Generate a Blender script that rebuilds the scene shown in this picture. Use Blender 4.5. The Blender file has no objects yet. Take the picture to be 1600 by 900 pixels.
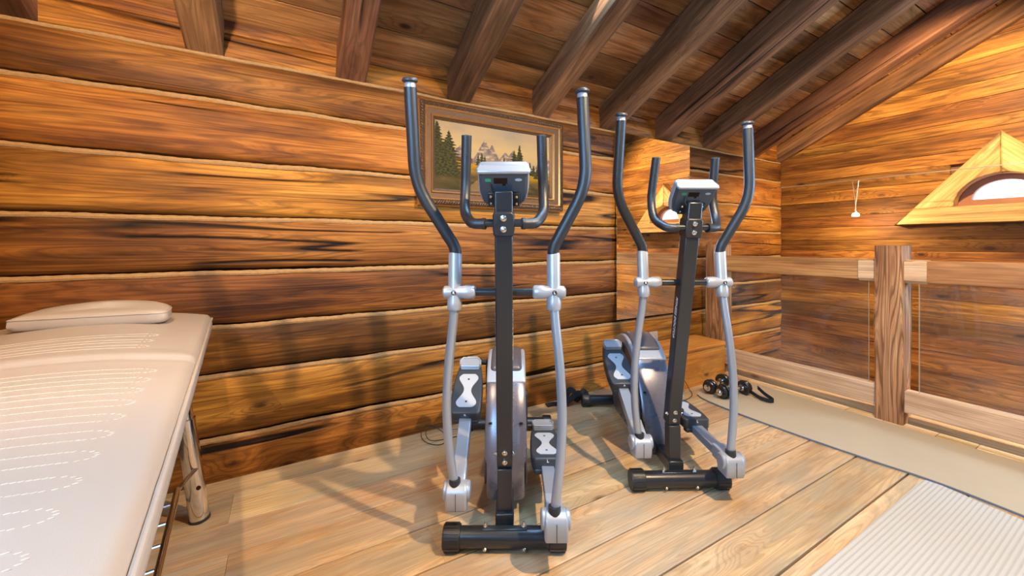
import bpy, math, random
from mathutils import Vector, Matrix, noise, Euler
R = math.radians
random.seed(7)
COL = bpy.context.scene.collection
SC = bpy.context.scene
V = Vector

# ------------------------------------------------------------------ mesh builder
class MB:
    def __init__(self):
        self.v = []; self.f = []; self.wc = []; self.wr = []; self.mi = []
        self.cur = 0
    def add(self, vs, fs, wc=None, wr=0.5):
        b = len(self.v)
        self.v += [tuple(p) for p in vs]
        self.f += [tuple(b + i for i in f) for f in fs]
        self.mi += [self.cur] * len(fs)
        if wc is None: wc = [tuple(p) for p in vs]
        self.wc += [tuple(p) for p in wc]
        self.wr += [wr] * len(vs)
    def box(self, c, s, rot=None):
        x, y, z = s[0] / 2, s[1] / 2, s[2] / 2
        vs = [V((a * x, b * y, d * z)) for a in (-1, 1) for b in (-1, 1) for d in (-1, 1)]
        if rot is not None: vs = [rot @ p for p in vs]
        c = V(c)
        self.add([p + c for p in vs], [(0, 1, 3, 2), (4, 6, 7, 5), (0, 4, 5, 1), (2, 3, 7, 6), (0, 2, 6, 4), (1, 5, 7, 3)])
    def tube(self, path, r, n=14, caps=True, sm=0):
        P = [V(p) for p in path]
        if sm: P = smooth_path(P, sm)
        m = len(P)
        rr = r if isinstance(r, (list, tuple)) else [r] * m
        if len(rr) != m:
            rr = [rr[min(len(rr) - 1, int(i * len(rr) / m))] for i in range(m)]
        T = []
        for i in range(m):
            t = P[min(i + 1, m - 1)] - P[max(i - 1, 0)]
            T.append(t.normalized() if t.length > 1e-9 else V((0, 0, 1)))
        up = V((0, 0, 1)) if abs(T[0].z) < .9 else V((0, 1, 0))
        a = T[0].cross(up).normalized()
        vs = []; wc = []; s = 0
        for i in range(m):
            if i:
                ax = T[i - 1].cross(T[i])
                if ax.length > 1e-8:
                    a = Matrix.Rotation(T[i - 1].angle(T[i]), 3, ax.normalized()) @ a
                s += (P[i] - P[i - 1]).length
            a = (a - T[i] * a.dot(T[i])).normalized()
            b = T[i].cross(a)
            for k in range(n):
                th = 2 * math.pi * k / n
                vs.append(P[i] + (a * math.cos(th) + b * math.sin(th)) * rr[i])
                wc.append((s, k / n * .2, 0))
        fs = [(i * n + k, i * n + (k + 1) % n, (i + 1) * n + (k + 1) % n, (i + 1) * n + k) for i in range(m - 1) for k in range(n)]
        if caps:
            fs.append(tuple(reversed(range(n)))); fs.append(tuple(range((m - 1) * n, m * n)))
        self.add(vs, fs, wc)
    def lathe(self, prof, o, d, n=24):
        o = V(o); d = V(d).normalized()
        up = V((0, 0, 1)) if abs(d.z) < .9 else V((1, 0, 0))
        a = d.cross(up).normalized(); b = d.cross(a)
        vs = []
        for (r, h) in prof:
            for k in range(n):
                th = 2 * math.pi * k / n
                vs.append(o + d * h + (a * math.cos(th) + b * math.sin(th)) * max(r, 1e-5))
        m = len(prof)
        fs = [(i * n + k, (i + 1) * n + k, (i + 1) * n + (k + 1) % n, i * n + (k + 1) % n) for i in range(m - 1) for k in range(n)]
        fs.append(tuple(range(n))); fs.append(tuple(reversed(range((m - 1) * n, m * n))))
        self.add(vs, fs)
    def prism(self, poly, o, ax, ay, an, t0, t1):
        """poly in (ax, ay) plane through o, extruded along an from t0 to t1"""
        o, ax, ay, an = V(o), V(ax), V(ay), V(an)
        n = len(poly)
        vs = [o + ax * p[0] + ay * p[1] + an * t0 for p in poly] + [o + ax * p[0] + ay * p[1] + an * t1 for p in poly]
        area = sum(poly[i][0] * poly[(i + 1) % n][1] - poly[(i + 1) % n][0] * poly[i][1] for i in range(n))
        flip = (area > 0) != (ax.cross(ay).dot(an) * (t1 - t0) > 0)
        fs = [tuple(reversed(range(n))), tuple(range(n, 2 * n))] + [(i, (i + 1) % n, n + (i + 1) % n, n + i) for i in range(n)]
        if flip: fs = [tuple(reversed(f)) for f in fs]
        self.add(vs, fs)
    def board(self, o, u, v, w, L, W, T, seg=1, ch=.004, jit=0., wr=None, rgrain=1.0):
        """wooden board: o = corner, u length, v width, w thickness; grain along u"""
        o, u, v, w = V(o), V(u).normalized(), V(v).normalized(), V(w).normalized()
        off = V((random.uniform(0, 40), random.uniform(0, 40), random.uniform(0, 40)))
        if wr is None: wr = random.random()
        c = min(ch, W * .3, T * .3)
        sec = [(c, 0), (W - c, 0), (W, c), (W, T - c), (W - c, T), (c, T), (0, T - c), (0, c)]
        vs = []; wc = []
        for i in range(seg + 1):
            s = L * i / seg
            for (a, b) in sec:
                da = db = 0
                if jit:
                    q = V((s * 2.2, a * 9, b * 9)) + off
                    da = noise.noise(q) * jit; db = noise.noise(q + V((7, 3, 1))) * jit
                vs.append(o + u * s + v * (a + da) + w * (b + db))
                wc.append(V((s, a, b)) * rgrain + off)
        n = 8
        fs = [(i * n + k, i * n + (k + 1) % n, (i + 1) * n + (k + 1) % n, (i + 1) * n + k) for i in range(seg) for k in range(n)]
        fs += [tuple(reversed(range(n))), tuple(range(seg * n, seg * n + n))]
        if u.cross(v).dot(w) > 0: fs = [tuple(reversed(f)) for f in fs]
        fs = [tuple(reversed(f)) for f in fs]
        self.add(vs, fs, wc, wr)
    def build(self, name, mat, parent=None, bevel=0, smooth=True, angle=38, segs=2, sub=0):
        me = bpy.data.meshes.new(name)
        me.from_pydata(self.v, [], self.f); me.update()
        a = me.attributes.new('wc', 'FLOAT_VECTOR', 'POINT')
        a.data.foreach_set('vector', [c for p in self.wc for c in p])
        a = me.attributes.new('wr', 'FLOAT', 'POINT'); a.data.foreach_set('value', self.wr)
        mats = mat if isinstance(mat, (list, tuple)) else [mat]
        for m in mats: me.materials.append(m)
        if len(mats) > 1: me.polygons.foreach_set('material_index', self.mi)
        o = bpy.data.objects.new(name, me); COL.objects.link(o)
        if smooth:
            me.polygons.foreach_set('use_smooth', [True] * len(me.polygons))
            me.set_sharp_from_angle(angle=R(angle))
        if bevel:
            md = o.modifiers.new('bevel', 'BEVEL'); md.width = bevel; md.segments = segs
            md.limit_method = 'ANGLE'; md.angle_limit = R(40); md.harden_normals = False
        if sub:
            md = o.modifiers.new('sub', 'SUBSURF'); md.levels = sub; md.render_levels = sub
        if parent is not None: o.parent = parent
        return o

def smooth_path(P, k):
    Q = [P[0]] + list(P) + [P[-1]]
    out = []
    for i in range(1, len(Q) - 2):
        p0, p1, p2, p3 = Q[i - 1], Q[i], Q[i + 1], Q[i + 2]
        for j in range(k):
            t = j / k
            out.append(.5 * ((2 * p1) + (p2 - p0) * t + (2 * p0 - 5 * p1 + 4 * p2 - p3) * t * t + (3 * p1 - p0 - 3 * p2 + p3) * t ** 3))
    out.append(P[-1])
    return out

def fillet(P, rad, k=6):
    """polyline with rounded corners"""
    P = [V(p) for p in P]; out = [P[0]]
    for i in range(1, len(P) - 1):
        a = P[i - 1] - P[i]; b = P[i + 1] - P[i]
        d = min(rad, a.length * .48, b.length * .48)
        s = P[i] + a.normalized() * d; e = P[i] + b.normalized() * d
        for j in range(k + 1):
            t = j / k
            out.append(s * (1 - t) ** 2 + P[i] * 2 * t * (1 - t) + e * t * t)
    out.append(P[-1]); return out

def mb(): return MB()

def tag(o, label=None, cat=None, group=None, kind=None):
    if label: o['label'] = label
    if cat: o['category'] = cat
    if group: o['group'] = group
    if kind: o['kind'] = kind
    return o

def empty(name, loc=(0, 0, 0), rz=0, label=None, cat=None, group=None, kind=None):
    o = bpy.data.objects.new(name, None); o.empty_display_size = .1
    COL.objects.link(o); o.location = loc; o.rotation_euler = (0, 0, rz)
    return tag(o, label, cat, group, kind)

def copy_tree(o, parent=None):
    c = o.copy(); COL.objects.link(c); c.parent = parent
    for ch in list(o.children): copy_tree(ch, c)
    return c

def text_obj(name, body, size, mat, parent, o, right, up, ext=.0006, shear=0, align='CENTER', bold=0):
    cu = bpy.data.curves.new(name, 'FONT'); cu.body = body; cu.size = size; cu.extrude = ext; cu.shear = shear
    cu.align_x = align; cu.align_y = 'CENTER'; cu.offset = bold; cu.resolution_u = 3
    tmp = bpy.data.objects.new(name + '_t', cu); COL.objects.link(tmp)
    bpy.context.view_layer.update()
    me = bpy.data.meshes.new_from_object(tmp.evaluated_get(bpy.context.evaluated_depsgraph_get()))
    COL.objects.unlink(tmp); bpy.data.objects.remove(tmp)
    right, up = V(right).normalized(), V(up).normalized(); n = right.cross(up)
    M = Matrix((right, up, n)).transposed().to_4x4(); M.translation = V(o)
    me.transform(M); me.name = name
    me.materials.clear(); me.materials.append(mat)
    ob = bpy.data.objects.new(name, me); COL.objects.link(ob)
    if parent is not None: ob.parent = parent
    return ob

# ------------------------------------------------------------------ materials
def newmat(name):
    m = bpy.data.materials.new(name); m.use_nodes = True
    nt = m.node_tree; nt.nodes.clear()
    return m, nt
class NT:
    def __init__(self, nt): self.nt = nt
    def n(self, t, **k):
        x = self.nt.nodes.new(t)
        for a, b in k.items(): setattr(x, a, b)
        return x
    def l(self, a, b): self.nt.links.new(a, b)
    def put(self, s, v):
        if hasattr(v, 'is_linked') or hasattr(v, 'links'): self.l(v, s)
        else: s.default_value = v
    def math(self, op, a, b=None, c=None, clamp=False):
        x = self.n('ShaderNodeMath', operation=op); x.use_clamp = clamp
        self.put(x.inputs[0], a)
        if b is not None: self.put(x.inputs[1], b)
        if c is not None: self.put(x.inputs[2], c)
        return x.outputs[0]
    def vmul(self, a, v):
        x = self.n('ShaderNodeVectorMath', operation='MULTIPLY'); self.put(x.inputs[0], a); x.inputs[1].default_value = v
        return x.outputs[0]
    def noise(self, vec, scale=1, detail=3, rough=.55, dist=0):
        x = self.n('ShaderNodeTexNoise'); self.l(vec, x.inputs['Vector'])
        x.inputs['Scale'].default_value = scale; x.inputs['Detail'].default_value = detail
        x.inputs['Roughness'].default_value = rough; x.inputs['Distortion'].default_value = dist
        return x.outputs[0]
    def mapr(self, v, a, b, c=0., d=1.):
        x = self.n('ShaderNodeMapRange'); x.clamp = True; self.put(x.inputs[0], v)
        for i, q in enumerate((a, b, c, d)): x.inputs[1 + i].default_value = q
        return x.outputs[0]
    def mix(self, f, a, b, mode='MIX'):
        x = self.n('ShaderNodeMix', data_type='RGBA', blend_type=mode)
        self.put(x.inputs[0], f)
        for s, v in ((x.inputs[6], a), (x.inputs[7], b)):
            if isinstance(v, (tuple, list)): s.default_value = (*v[:3], 1)
            else: self.l(v, s)
        return x.outputs[2]
    def out(self, sh):
        o = self.n('ShaderNodeOutputMaterial'); self.l(sh, o.inputs['Surface'])

def wood(name, dark, mid, light, ringf=38, ring=.5, tone=(.62, 1.3), rough=.55, spec=.35, knots=.6, crack=.8, grey=None, greyamt=0., bump=.35, fine=90, streakw=.32, kscale=1.0, cfreq=11, weather=.6, fiber=.18):
    m, nt = newmat(name); N = NT(nt)
    at = N.n('ShaderNodeAttribute', attribute_name='wc').outputs['Vector']
    wr = N.n('ShaderNodeAttribute', attribute_name='wr').outputs['Fac']
    # knots
    vo = N.n('ShaderNodeTexVoronoi'); vo.feature = 'F1'; N.l(N.vmul(at, (3.0 * kscale, 6.5 * kscale, 6.5 * kscale)), vo.inputs['Vector']); vo.inputs['Scale'].default_value = 1
    vo.inputs['Randomness'].default_value = 1
    kd = vo.outputs['Distance']
    wn = N.n('ShaderNodeTexWhiteNoise'); N.l(vo.outputs['Position'], wn.inputs['Vector'])
    kon = N.math('GREATER_THAN', wn.outputs['Value'], 1 - knots * .62)
    kd2 = N.math('ADD', kd, N.math('MULTIPLY', N.noise(N.vmul(at, (14, 40, 40)), 1, 2), .10))
    kcore = N.math('MULTIPLY', N.mapr(kd2, .10, .19, 1, 0), kon)
    khalo = N.math('MULTIPLY', N.mapr(kd, .0, .55, 1, 0), kon)
    # ring field : contour lines of stretched noise
    fld = N.noise(N.vmul(at, (.5, 7.5, 7.5)), 1, 2.2, .5, .15)
    fld = N.math('ADD', fld, N.math('MULTIPLY', N.math('MULTIPLY', khalo, khalo), .25))
    jag = N.noise(N.vmul(at, (2.5, 60, 60)), 1, 1)
    ph = N.math('ADD', N.math('MULTIPLY', fld, ringf * 6.283), N.math('MULTIPLY', jag, 1.6))
    sn = N.math('SINE', ph)
    rg = N.mapr(sn, -.3, 1, 0, 1)
    rg = N.math('POWER', rg, 1.6)
    fr_ = N.mapr(N.math('SINE', N.math('ADD', N.math('MULTIPLY', fld, ringf * 6.283 * 3.7), N.math('MULTIPLY', jag, 2.5))), .1, 1, 0, 1)
    # streaks
    st = N.noise(N.vmul(at, (1.2, fine * .42, fine * .42)), 1, 3, .55)
    st2 = N.noise(N.vmul(at, (1.8, fine * 1.3, fine * 1.3)), 1, 1.5, .5)
    big = N.noise(N.vmul(at, (1.1, 5.5, 5.5)), 1, 4, .62)
    t = N.mapr(N.math('ADD', N.math('MULTIPLY', big, .95), N.math('MULTIPLY', st, .32)), .38, .88, 0, 1)
    cr = nt.nodes.new('ShaderNodeValToRGB'); N.l(t, cr.inputs[0])
    e = cr.color_ramp.elements
    e[0].position = .08; e[0].color = (*dark, 1); e[1].position = .92; e[1].color = (*light, 1)
    q = e.new(.5); q.color = (*mid, 1)
    c = cr.outputs[0]
    c = N.mix(N.math('MULTIPLY', rg, ring), c, tuple(d * .75 for d in dark))
    c = N.mix(N.math('MULTIPLY', fr_, ring * .45), c, tuple(d * .9 for d in dark))
    c = N.mix(N.math('MULTIPLY', N.mapr(st2, .5, .72), streakw), c, tuple(d * .7 for d in dark))
    we = N.noise(N.vmul(at, (1.0, 13, 13)), 1, 5, .62)
    wm = N.mapr(N.noise(N.vmul(at, (.7, 3.1, 3.1)), 1, 2), .40, .62)
    c = N.mix(N.math('MULTIPLY', N.math('MULTIPLY', N.mapr(we, .47, .64), wm), weather), c, tuple(d * .8 for d in dark))
    fb_ = N.noise(N.vmul(at, (2.2, 170, 170)), 1, 1, .5)
    c = N.mix(1.0, c, N.mapr(fb_, .25, .75, 1 - fiber, 1 + fiber), 'MULTIPLY')
    if grey:
        g = N.noise(N.vmul(at, (1.4, 7, 7)), 1.3, 4, .65)
        c = N.mix(N.math('MULTIPLY', N.mapr(g, .42, .62), greyamt), c, grey)
    c = N.mix(N.math('MULTIPLY', khalo, .35), c, dark)
    c = N.mix(N.math('MULTIPLY', kcore, .92), c, tuple(d * .35 for d in dark))
    # cracks
    cn = N.noise(N.vmul(at, (.26, cfreq * .45, cfreq * .45)), 1, 2.6, .5)
    ck = N.mapr(N.math('ABSOLUTE', N.math('SUBTRACT', cn, .5)), .004, .022, 1, 0)
    ckm = N.mapr(N.noise(N.vmul(at, (.8, 3, 3)), 1, 1), .52, .57)
    ck = N.math('MULTIPLY', N.math('MULTIPLY', ck, ckm), crack)
    c = N.mix(ck, c, tuple(d * .12 for d in dark))
    # board tone
    hv = N.n('ShaderNodeHueSaturation'); N.l(c, hv.inputs['Color'])
    N.l(N.mapr(wr, 0, 1, tone[0], tone[1]), hv.inputs['Value'])
    hv.inputs['Saturation'].default_value = 1.0
    N.l(N.mapr(N.math('FRACT', N.math('MULTIPLY', wr, 7.31)), 0, 1, .495, .510), hv.inputs['Hue'])
    c = hv.outputs[0]
    p = N.n('ShaderNodeBsdfPrincipled'); N.l(c, p.inputs['Base Color'])
    p.inputs['Roughness'].default_value = rough; p.inputs['Specular IOR Level'].default_value = spec
    h = N.math('SUBTRACT', N.math('ADD', N.math('MULTIPLY', st, .5), N.math('MULTIPLY', st2, .25)), N.math('ADD', N.math('MULTIPLY', rg, .12), N.math('MULTIPLY', ck, 1.2)))
    b = N.n('ShaderNodeBump'); b.inputs['Strength'].default_value = bump; b.inputs['Distance'].default_value = .008
    N.l(h, b.inputs['Height']); N.l(b.outputs[0], p.inputs['Normal'])
    N.out(p.outputs[0]); return m

def plain(name, col, rough=.5, metal=0., spec=.5, bump=0, bscale=300, coat=0, var=.08, vscale=6, emis=None, estr=0, trans=0):
    m, nt = newmat(name); N = NT(nt)
    tc = N.n('ShaderNodeTexCoord').outputs['Object']
    p = N.n('ShaderNodeBsdfPrincipled')
    f = N.noise(tc, vscale, 3)
    a = tuple(min(1, x * (1 - var)) for x in col); b2 = tuple(min(1, x * (1 + var)) for x in col)
    N.l(N.mix(f, a, b2), p.inputs['Base Color'])
    N.l(N.mapr(N.noise(tc, vscale * 5, 2), 0, 1, max(.02, rough * .88), min(1, rough * 1.12)), p.inputs['Roughness'])
    p.inputs['Metallic'].default_value = metal; p.inputs['Specular IOR Level'].default_value = spec
    p.inputs['Coat Weight'].default_value = coat; p.inputs['Coat Roughness'].default_value = .15
    if trans: p.inputs['Transmission Weight'].default_value = trans
    if emis: p.inputs['Emission Color'].default_value = (*emis, 1); p.inputs['Emission Strength'].default_value = estr
    if bump:
        b = N.n('ShaderNodeBump'); b.inputs['Strength'].default_value = bump; b.inputs['Distance'].default_value = .002
        N.l(N.noise(tc, bscale, 2), b.inputs['Height']); N.l(b.outputs[0], p.inputs['Normal'])
    N.out(p.outputs[0]); return m

M = {}
M['log'] = wood('log_wood', (.085, .027, .006), (.37, .138, .022), (.63, .275, .050), ringf=20, ring=.42, tone=(.8, 1.15), rough=.55, spec=.2, knots=.42, crack=1.0, bump=.6, weather=.8)
M['log_b'] = wood('log_wood_dark', (.052, .017, .005), (.24, .083, .016), (.46, .185, .036), ringf=20, ring=.45, tone=(.8, 1.15), rough=.55, spec=.2, knots=.5, crack=1.0, bump=.6, weather=.9)
M['rafter'] = wood('rafter_wood', (.070, .028, .011), (.23, .100, .042), (.39, .185, .082), ringf=12, ring=.30, tone=(.75, 1.2), rough=.6, spec=.3, knots=.4, crack=1.0, bump=.5, weather=.7)
M['ceil'] = wood('ceiling_board_wood', (.13, .048, .016), (.40, .170, .060), (.58, .28, .115), ringf=14, ring=.32, tone=(.55, 1.25), rough=.6, spec=.25, knots=.5, crack=.3, bump=.25, weather=.6)
M['plank'] = wood('wall_plank_wood', (.080, .026, .006), (.33, .122, .023), (.57, .25, .050), ringf=20, ring=.5, tone=(.55, 1.25), rough=.55, spec=.22, knots=.6, crack=.3, bump=.3, weather=.8)
M['floor'] = wood('floor_plank_wood', (.34, .185, .080), (.64, .41, .205), (.78, .55, .31), ringf=30, ring=.34, tone=(.86, 1.1), rough=.5, spec=.3, knots=.45, crack=.12, grey=(.36, .31, .215), greyamt=.65, bump=.2, weather=.16, streakw=.2, fiber=.12)
M['oldpost'] = wood('weathered_post_wood', (.16, .060, .028), (.46, .225, .11), (.64, .38, .215), ringf=18, ring=.75, tone=(.95, 1.05), rough=.65, spec=.25, knots=.5, crack=.6, bump=.5, weather=.4)
M['rail'] = wood('handrail_wood', (.20, .085, .032), (.42, .20, .078), (.56, .31, .135), ringf=12, ring=.35, tone=(.9, 1.1), rough=.55, spec=.3, knots=.4, crack=.2, bump=.2, weather=.4)
M['palerail'] = wood('pale_rail_wood', (.40, .24, .14), (.62, .42, .27), (.74, .54, .38), ringf=12, ring=.25, tone=(.92, 1.08), rough=.55, spec=.3, knots=.3, crack=.1, bump=.15, weather=.2)
M['edge'] = wood('pale_edge_wood', (.46, .28, .12), (.72, .50, .26), (.80, .60, .35), ringf=12, ring=.2, tone=(.92, 1.05), rough=.6, spec=.25, knots=.2, crack=.05, bump=.15, weather=.15)
M['bench'] = wood('bench_wood', (.34, .11, .020), (.60, .235, .042), (.72, .33, .075), ringf=10, ring=.3, tone=(.9, 1.08), rough=.5, spec=.35, knots=.3, crack=.05, bump=.15, weather=.2)
M['gable'] = wood('gable_window_wood', (.34, .165, .050), (.62, .36, .12), (.76, .49, .19), ringf=13, ring=.35, tone=(.9, 1.08), rough=.55, spec=.3, knots=.3, crack=.6, bump=.35, weather=.3)
M['winframe'] = plain('stained_window_wood', (.36, .155, .065), .4, var=.2, vscale=12)
M['rope'] = plain('hemp_rope', (.40, .235, .10), .9, spec=.1, bump=1.0, bscale=160, var=.25, vscale=60)
M['gap'] = plain('dark_gap', (.03, .015, .008), .9, spec=.05)
M['backing'] = plain('outer_backing', (.2, .1, .05), .9, spec=.05)
M['steel'] = plain('satin_black_steel', (.015, .019, .024), .30, spec=.7, var=.15)
M['blackplastic'] = plain('black_plastic', (.022, .023, .025), .42, spec=.5, bump=.15, bscale=500)
M['foam'] = plain('black_foam', (.013, .017, .022), .40, spec=.75, bump=.2, bscale=900)
M['silver'] = plain('silver_paint', (.40, .425, .465), .34, metal=.35, spec=.5, var=.04)
M['silverm'] = plain('silver_tube_paint', (.40, .445, .505), .30, metal=.55, spec=.5, var=.04)
M['shroud'] = plain('gunmetal_plastic', (.17, .165, .20), .28, metal=.45, spec=.5, var=.06)
M['shrouddark'] = plain('dark_brown_plastic', (.085, .075, .08), .33, spec=.5, var=.1)
M['console'] = plain('blue_grey_plastic', (.050, .064, .078), .33, spec=.5)
M['pedal'] = plain('charcoal_pedal_plastic', (.034, .040, .047), .45, spec=.5)
M['pad'] = plain('pale_grey_rubber', (.42, .44, .47), .6, spec=.3)
M['chrome'] = plain('chrome', (.78, .78, .78), .10, metal=1., var=.02)
M['bolt'] = plain('zinc_bolt', (.75, .73, .68), .25, metal=1., var=.05)
M['white'] = plain('white_ink', (.85, .85, .85), .6)
M['green'] = plain('green_label', (.03, .30, .12), .5)
M['sock'] = plain('socket_plastic', (.42, .40, .37), .4)
M['leather'] = plain('taupe_faux_leather', (.39, .325, .265), .40, spec=.45, bump=.10, bscale=700, var=.03)
M['thread'] = plain('cream_thread', (.50, .42, .32), .7, spec=.2)
M['khaki'] = plain('khaki_mat_foam', (.47, .385, .265), .75, spec=.2, var=.05, bump=.2, bscale=400)
M['matedge'] = plain('blue_grey_mat_edge', (.12, .17, .25), .7, spec=.2)
M['ironblack'] = plain('black_coated_iron', (.012, .012, .013), .28, spec=.6)
M['strap'] = plain('black_webbing', (.022, .022, .024), .8, spec=.2, bump=.6, bscale=500)
M['cord'] = plain('black_cable', (.03, .03, .03), .5)
M['bronze'] = plain('antique_bronze_gilding', (.10, .050, .019), .4, metal=.5, bump=.8, bscale=220, var=.4, vscale=90)
M['gold'] = plain('gold_leaf', (.62, .30, .085), .32, metal=.7, var=.2, vscale=60)
M['reed'] = plain('ribbed_bronze', (.10, .048, .018), .45, metal=.55, bump=.5, bscale=350, var=.3, vscale=120)
M['cable'] = plain('steel_wire', (.75, .70, .62), .3, metal=.8)
M['bulb'] = plain('halogen_bulb', (1, .95, .85), .3, emis=(1, .78, .50), estr=45)

def ribbed(name, col, pitch, axis=1):
    m, nt = newmat(name); N = NT(nt)
    tc = N.n('ShaderNodeTexCoord').outputs['Object']
    sx = N.n('ShaderNodeSeparateXYZ'); N.l(tc, sx.inputs[0])
    s = N.math('SINE', N.math('MULTIPLY', sx.outputs[axis], 6.2832 / pitch))
    p = N.n('ShaderNodeBsdfPrincipled'); p.inputs['Roughness'].default_value = .7; p.inputs['Specular IOR Level'].default_value = .2
    h = N.mapr(s, -1, .3, 0, 1)
    N.l(N.mix(h, tuple(c * .84 for c in col), col), p.inputs['Base Color'])
    b = N.n('ShaderNodeBump'); b.inputs['Strength'].default_value = .5; b.inputs['Distance'].default_value = .0025
    N.l(h, b.inputs['Height']); N.l(b.outputs[0], p.inputs['Normal']); N.out(p.outputs[0]); return m
M['ribmat'] = ribbed('ribbed_grey_foam', (.53, .495, .43), .0145)

def glassmat(name, tint=(.93, .96, .95), haze=.035):
    m, nt = newmat(name); N = NT(nt)
    tr = N.n('ShaderNodeBsdfTransparent'); tr.inputs[0].default_value = (*tint, 1)
    gl = N.n('ShaderNodeBsdfGlossy'); gl.inputs['Roughness'].default_value = .02
    fr = N.n('ShaderNodeLayerWeight'); fr.inputs['Blend'].default_value = .5
    fv = N.math('ADD', N.math('MULTIPLY', N.math('POWER', fr.outputs['Facing'], 4.5), .75), .035)
    mx = N.n('ShaderNodeMixShader'); N.l(fv, mx.inputs[0]); N.l(tr.outputs[0], mx.inputs[1]); N.l(gl.outputs[0], mx.inputs[2])
    df = N.n('ShaderNodeBsdfDiffuse'); df.inputs[0].default_value = (.8, .82, .85, 1)
    tc = N.n('ShaderNodeTexCoord').outputs['Object']
    sm = N.mapr(N.noise(tc, 2.6, 4, .6), .45, .75, haze * .3, haze * 1.6)  # whitish reflection haze and smudges, painted in as diffuse colour
    m2 = N.n('ShaderNodeMixShader'); N.l(sm, m2.inputs[0]); N.l(mx.outputs[0], m2.inputs[1]); N.l(df.outputs[0], m2.inputs[2])
    N.out(m2.outputs[0]); return m
M['glass'] = glassmat('balustrade_glass')
M['glassedge'] = plain('glass_edge', (.34, .34, .25), .2)
M['winglass'] = glassmat('window_glass', (.97, .98, 1), .005)
m_, nt_ = newmat('mirror_silvering'); N_ = NT(nt_)
g_ = N_.n('ShaderNodeBsdfGlossy'); g_.inputs[0].default_value = (.93, .94, .92, 1); g_.inputs['Roughness'].default_value = .0
N_.out(g_.outputs[0]); M['mirror'] = m_
m_, nt_ = newmat('painted_canvas'); N_ = NT(nt_)
p_ = N_.n('ShaderNodeBsdfPrincipled'); p_.inputs['Roughness'].default_value = .6; p_.inputs['Specular IOR Level'].default_value = .12
ca_ = N_.n('ShaderNodeAttribute', attribute_name='paint'); N_.l(ca_.outputs['Color'], p_.inputs['Base Color'])
b_ = N_.n('ShaderNodeBump'); b_.inputs['Strength'].default_value = .3; b_.inputs['Distance'].default_value = .001
N_.l(N_.noise(N_.n('ShaderNodeTexCoord').outputs['Object'], 260, 3), b_.inputs['Height']); N_.l(b_.outputs[0], p_.inputs['Normal'])
N_.out(p_.outputs[0]); M['paint'] = m_

# ------------------------------------------------------------------ room constants (metres)
XL, XR = -.925, 4.457            # left wall, plank gable wall
YW = 2.17                        # log wall face
XF = 3.06                        # floor edge at the balustrade
SL = .475                        # roof slope
Z0 = 1.89                        # rafter underside at the log wall
ZC = 2.075                       # ceiling boards at the log wall
YB = -3.3                        # back of the room
YRIDGE = -1.3
def roofz(y, z0): return z0 + (YW - (y if y > YRIDGE else 2 * YRIDGE - y)) * SL

# ---- floor
SEAMS = [2.172, 2.03, 1.825, 1.645, 1.437, 1.243, 1.05, .857, .675, .49, .31, .12, -.07, -.26, -.46, -.65, -.85, -1.05, -1.25, -1.45, -1.65, -1.9, -2.1, -2.3, -2.5, -2.7, -2.9, -3.1, -3.3]
JOINTS = {0: [-.3, 1.9], 1: [-.185, 2.3], 2: [.9], 3: [-.165, 1.3], 4: [.46, 1.838], 5: [-.4, 2.7], 6: [.25], 7: [], 8: [.1]}
b = mb()
for i in range(len(SEAMS) - 1):
    y1, y0 = SEAMS[i], SEAMS[i + 1]
    js = [XL - .05] + JOINTS.get(i, [random.uniform(-.5, 2.5)]) + [XF]
    g = [.0015, .0016, .0016, .002, .003, .003, .0035, .0028, .0045, .003][i] if i < 10 else .002
    for a, c in zip(js[:-1], js[1:]):
        b.board((a + .0005, y0 + g, -.03), (1, 0, 0), (0, 1, 0), (0, 0, 1), c - a - .001, y1 - y0 - 2 * g, .03, seg=max(2, int((c - a) / .12)), ch=.0016, jit=.0016, wr=random.uniform(.25, .95))
fl = b.build('floor', M['floor']); fl['kind'] = 'structure'
b = mb(); b.box(((XL + XF) / 2, (YB + YW) / 2, -.07), (XF - XL + .0, YW - YB, .07)); o = b.build('subfloor', M['gap'], fl)
# pale edge boards and timber sill beyond the mat
b = mb(); y = 2.1
while y > -1.6:
    w = random.uniform(.13, .24)
    b.board((XF - .016, y - w + .002, .0006), (0, 1, 0), (1, 0, 0), (0, 0, 1), w - .004, .074, .012, ch=.002, wr=random.uniform(.6, 1))
    y -= w
o = b.build('trim_1', M['edge']); o['kind'] = 'structure'
b = mb(); b.board((XF + .092, -1.6, -.12), (0, 1, 0), (1, 0, 0), (0, 0, 1), 3.7, .075, .165, seg=20, ch=.004, jit=.003, wr=.3)
o = b.build('trim_2', M['edge']); o['kind'] = 'structure'
# lower storey floor under the stair void
b = mb()
for i in range(9):
    b.board((XF, -3.3, -2.45), (0, 1, 0), (1, 0, 0), (0, 0, 1), 5.5, .16, .04, wr=random.random())
    b.v[-16:] = [(p[0] + i * .165, p[1], p[2]) for p in b.v[-16:]]
o = b.build('floor_lower', M['floor']); o['kind'] = 'structure'
b = mb(); b.box((XF + .03, (YB + YW) / 2, -1.25), (.04, YW - YB, 2.2)); o = b.build('wall_void', M['backing']); o['kind'] = 'structure'

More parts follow.
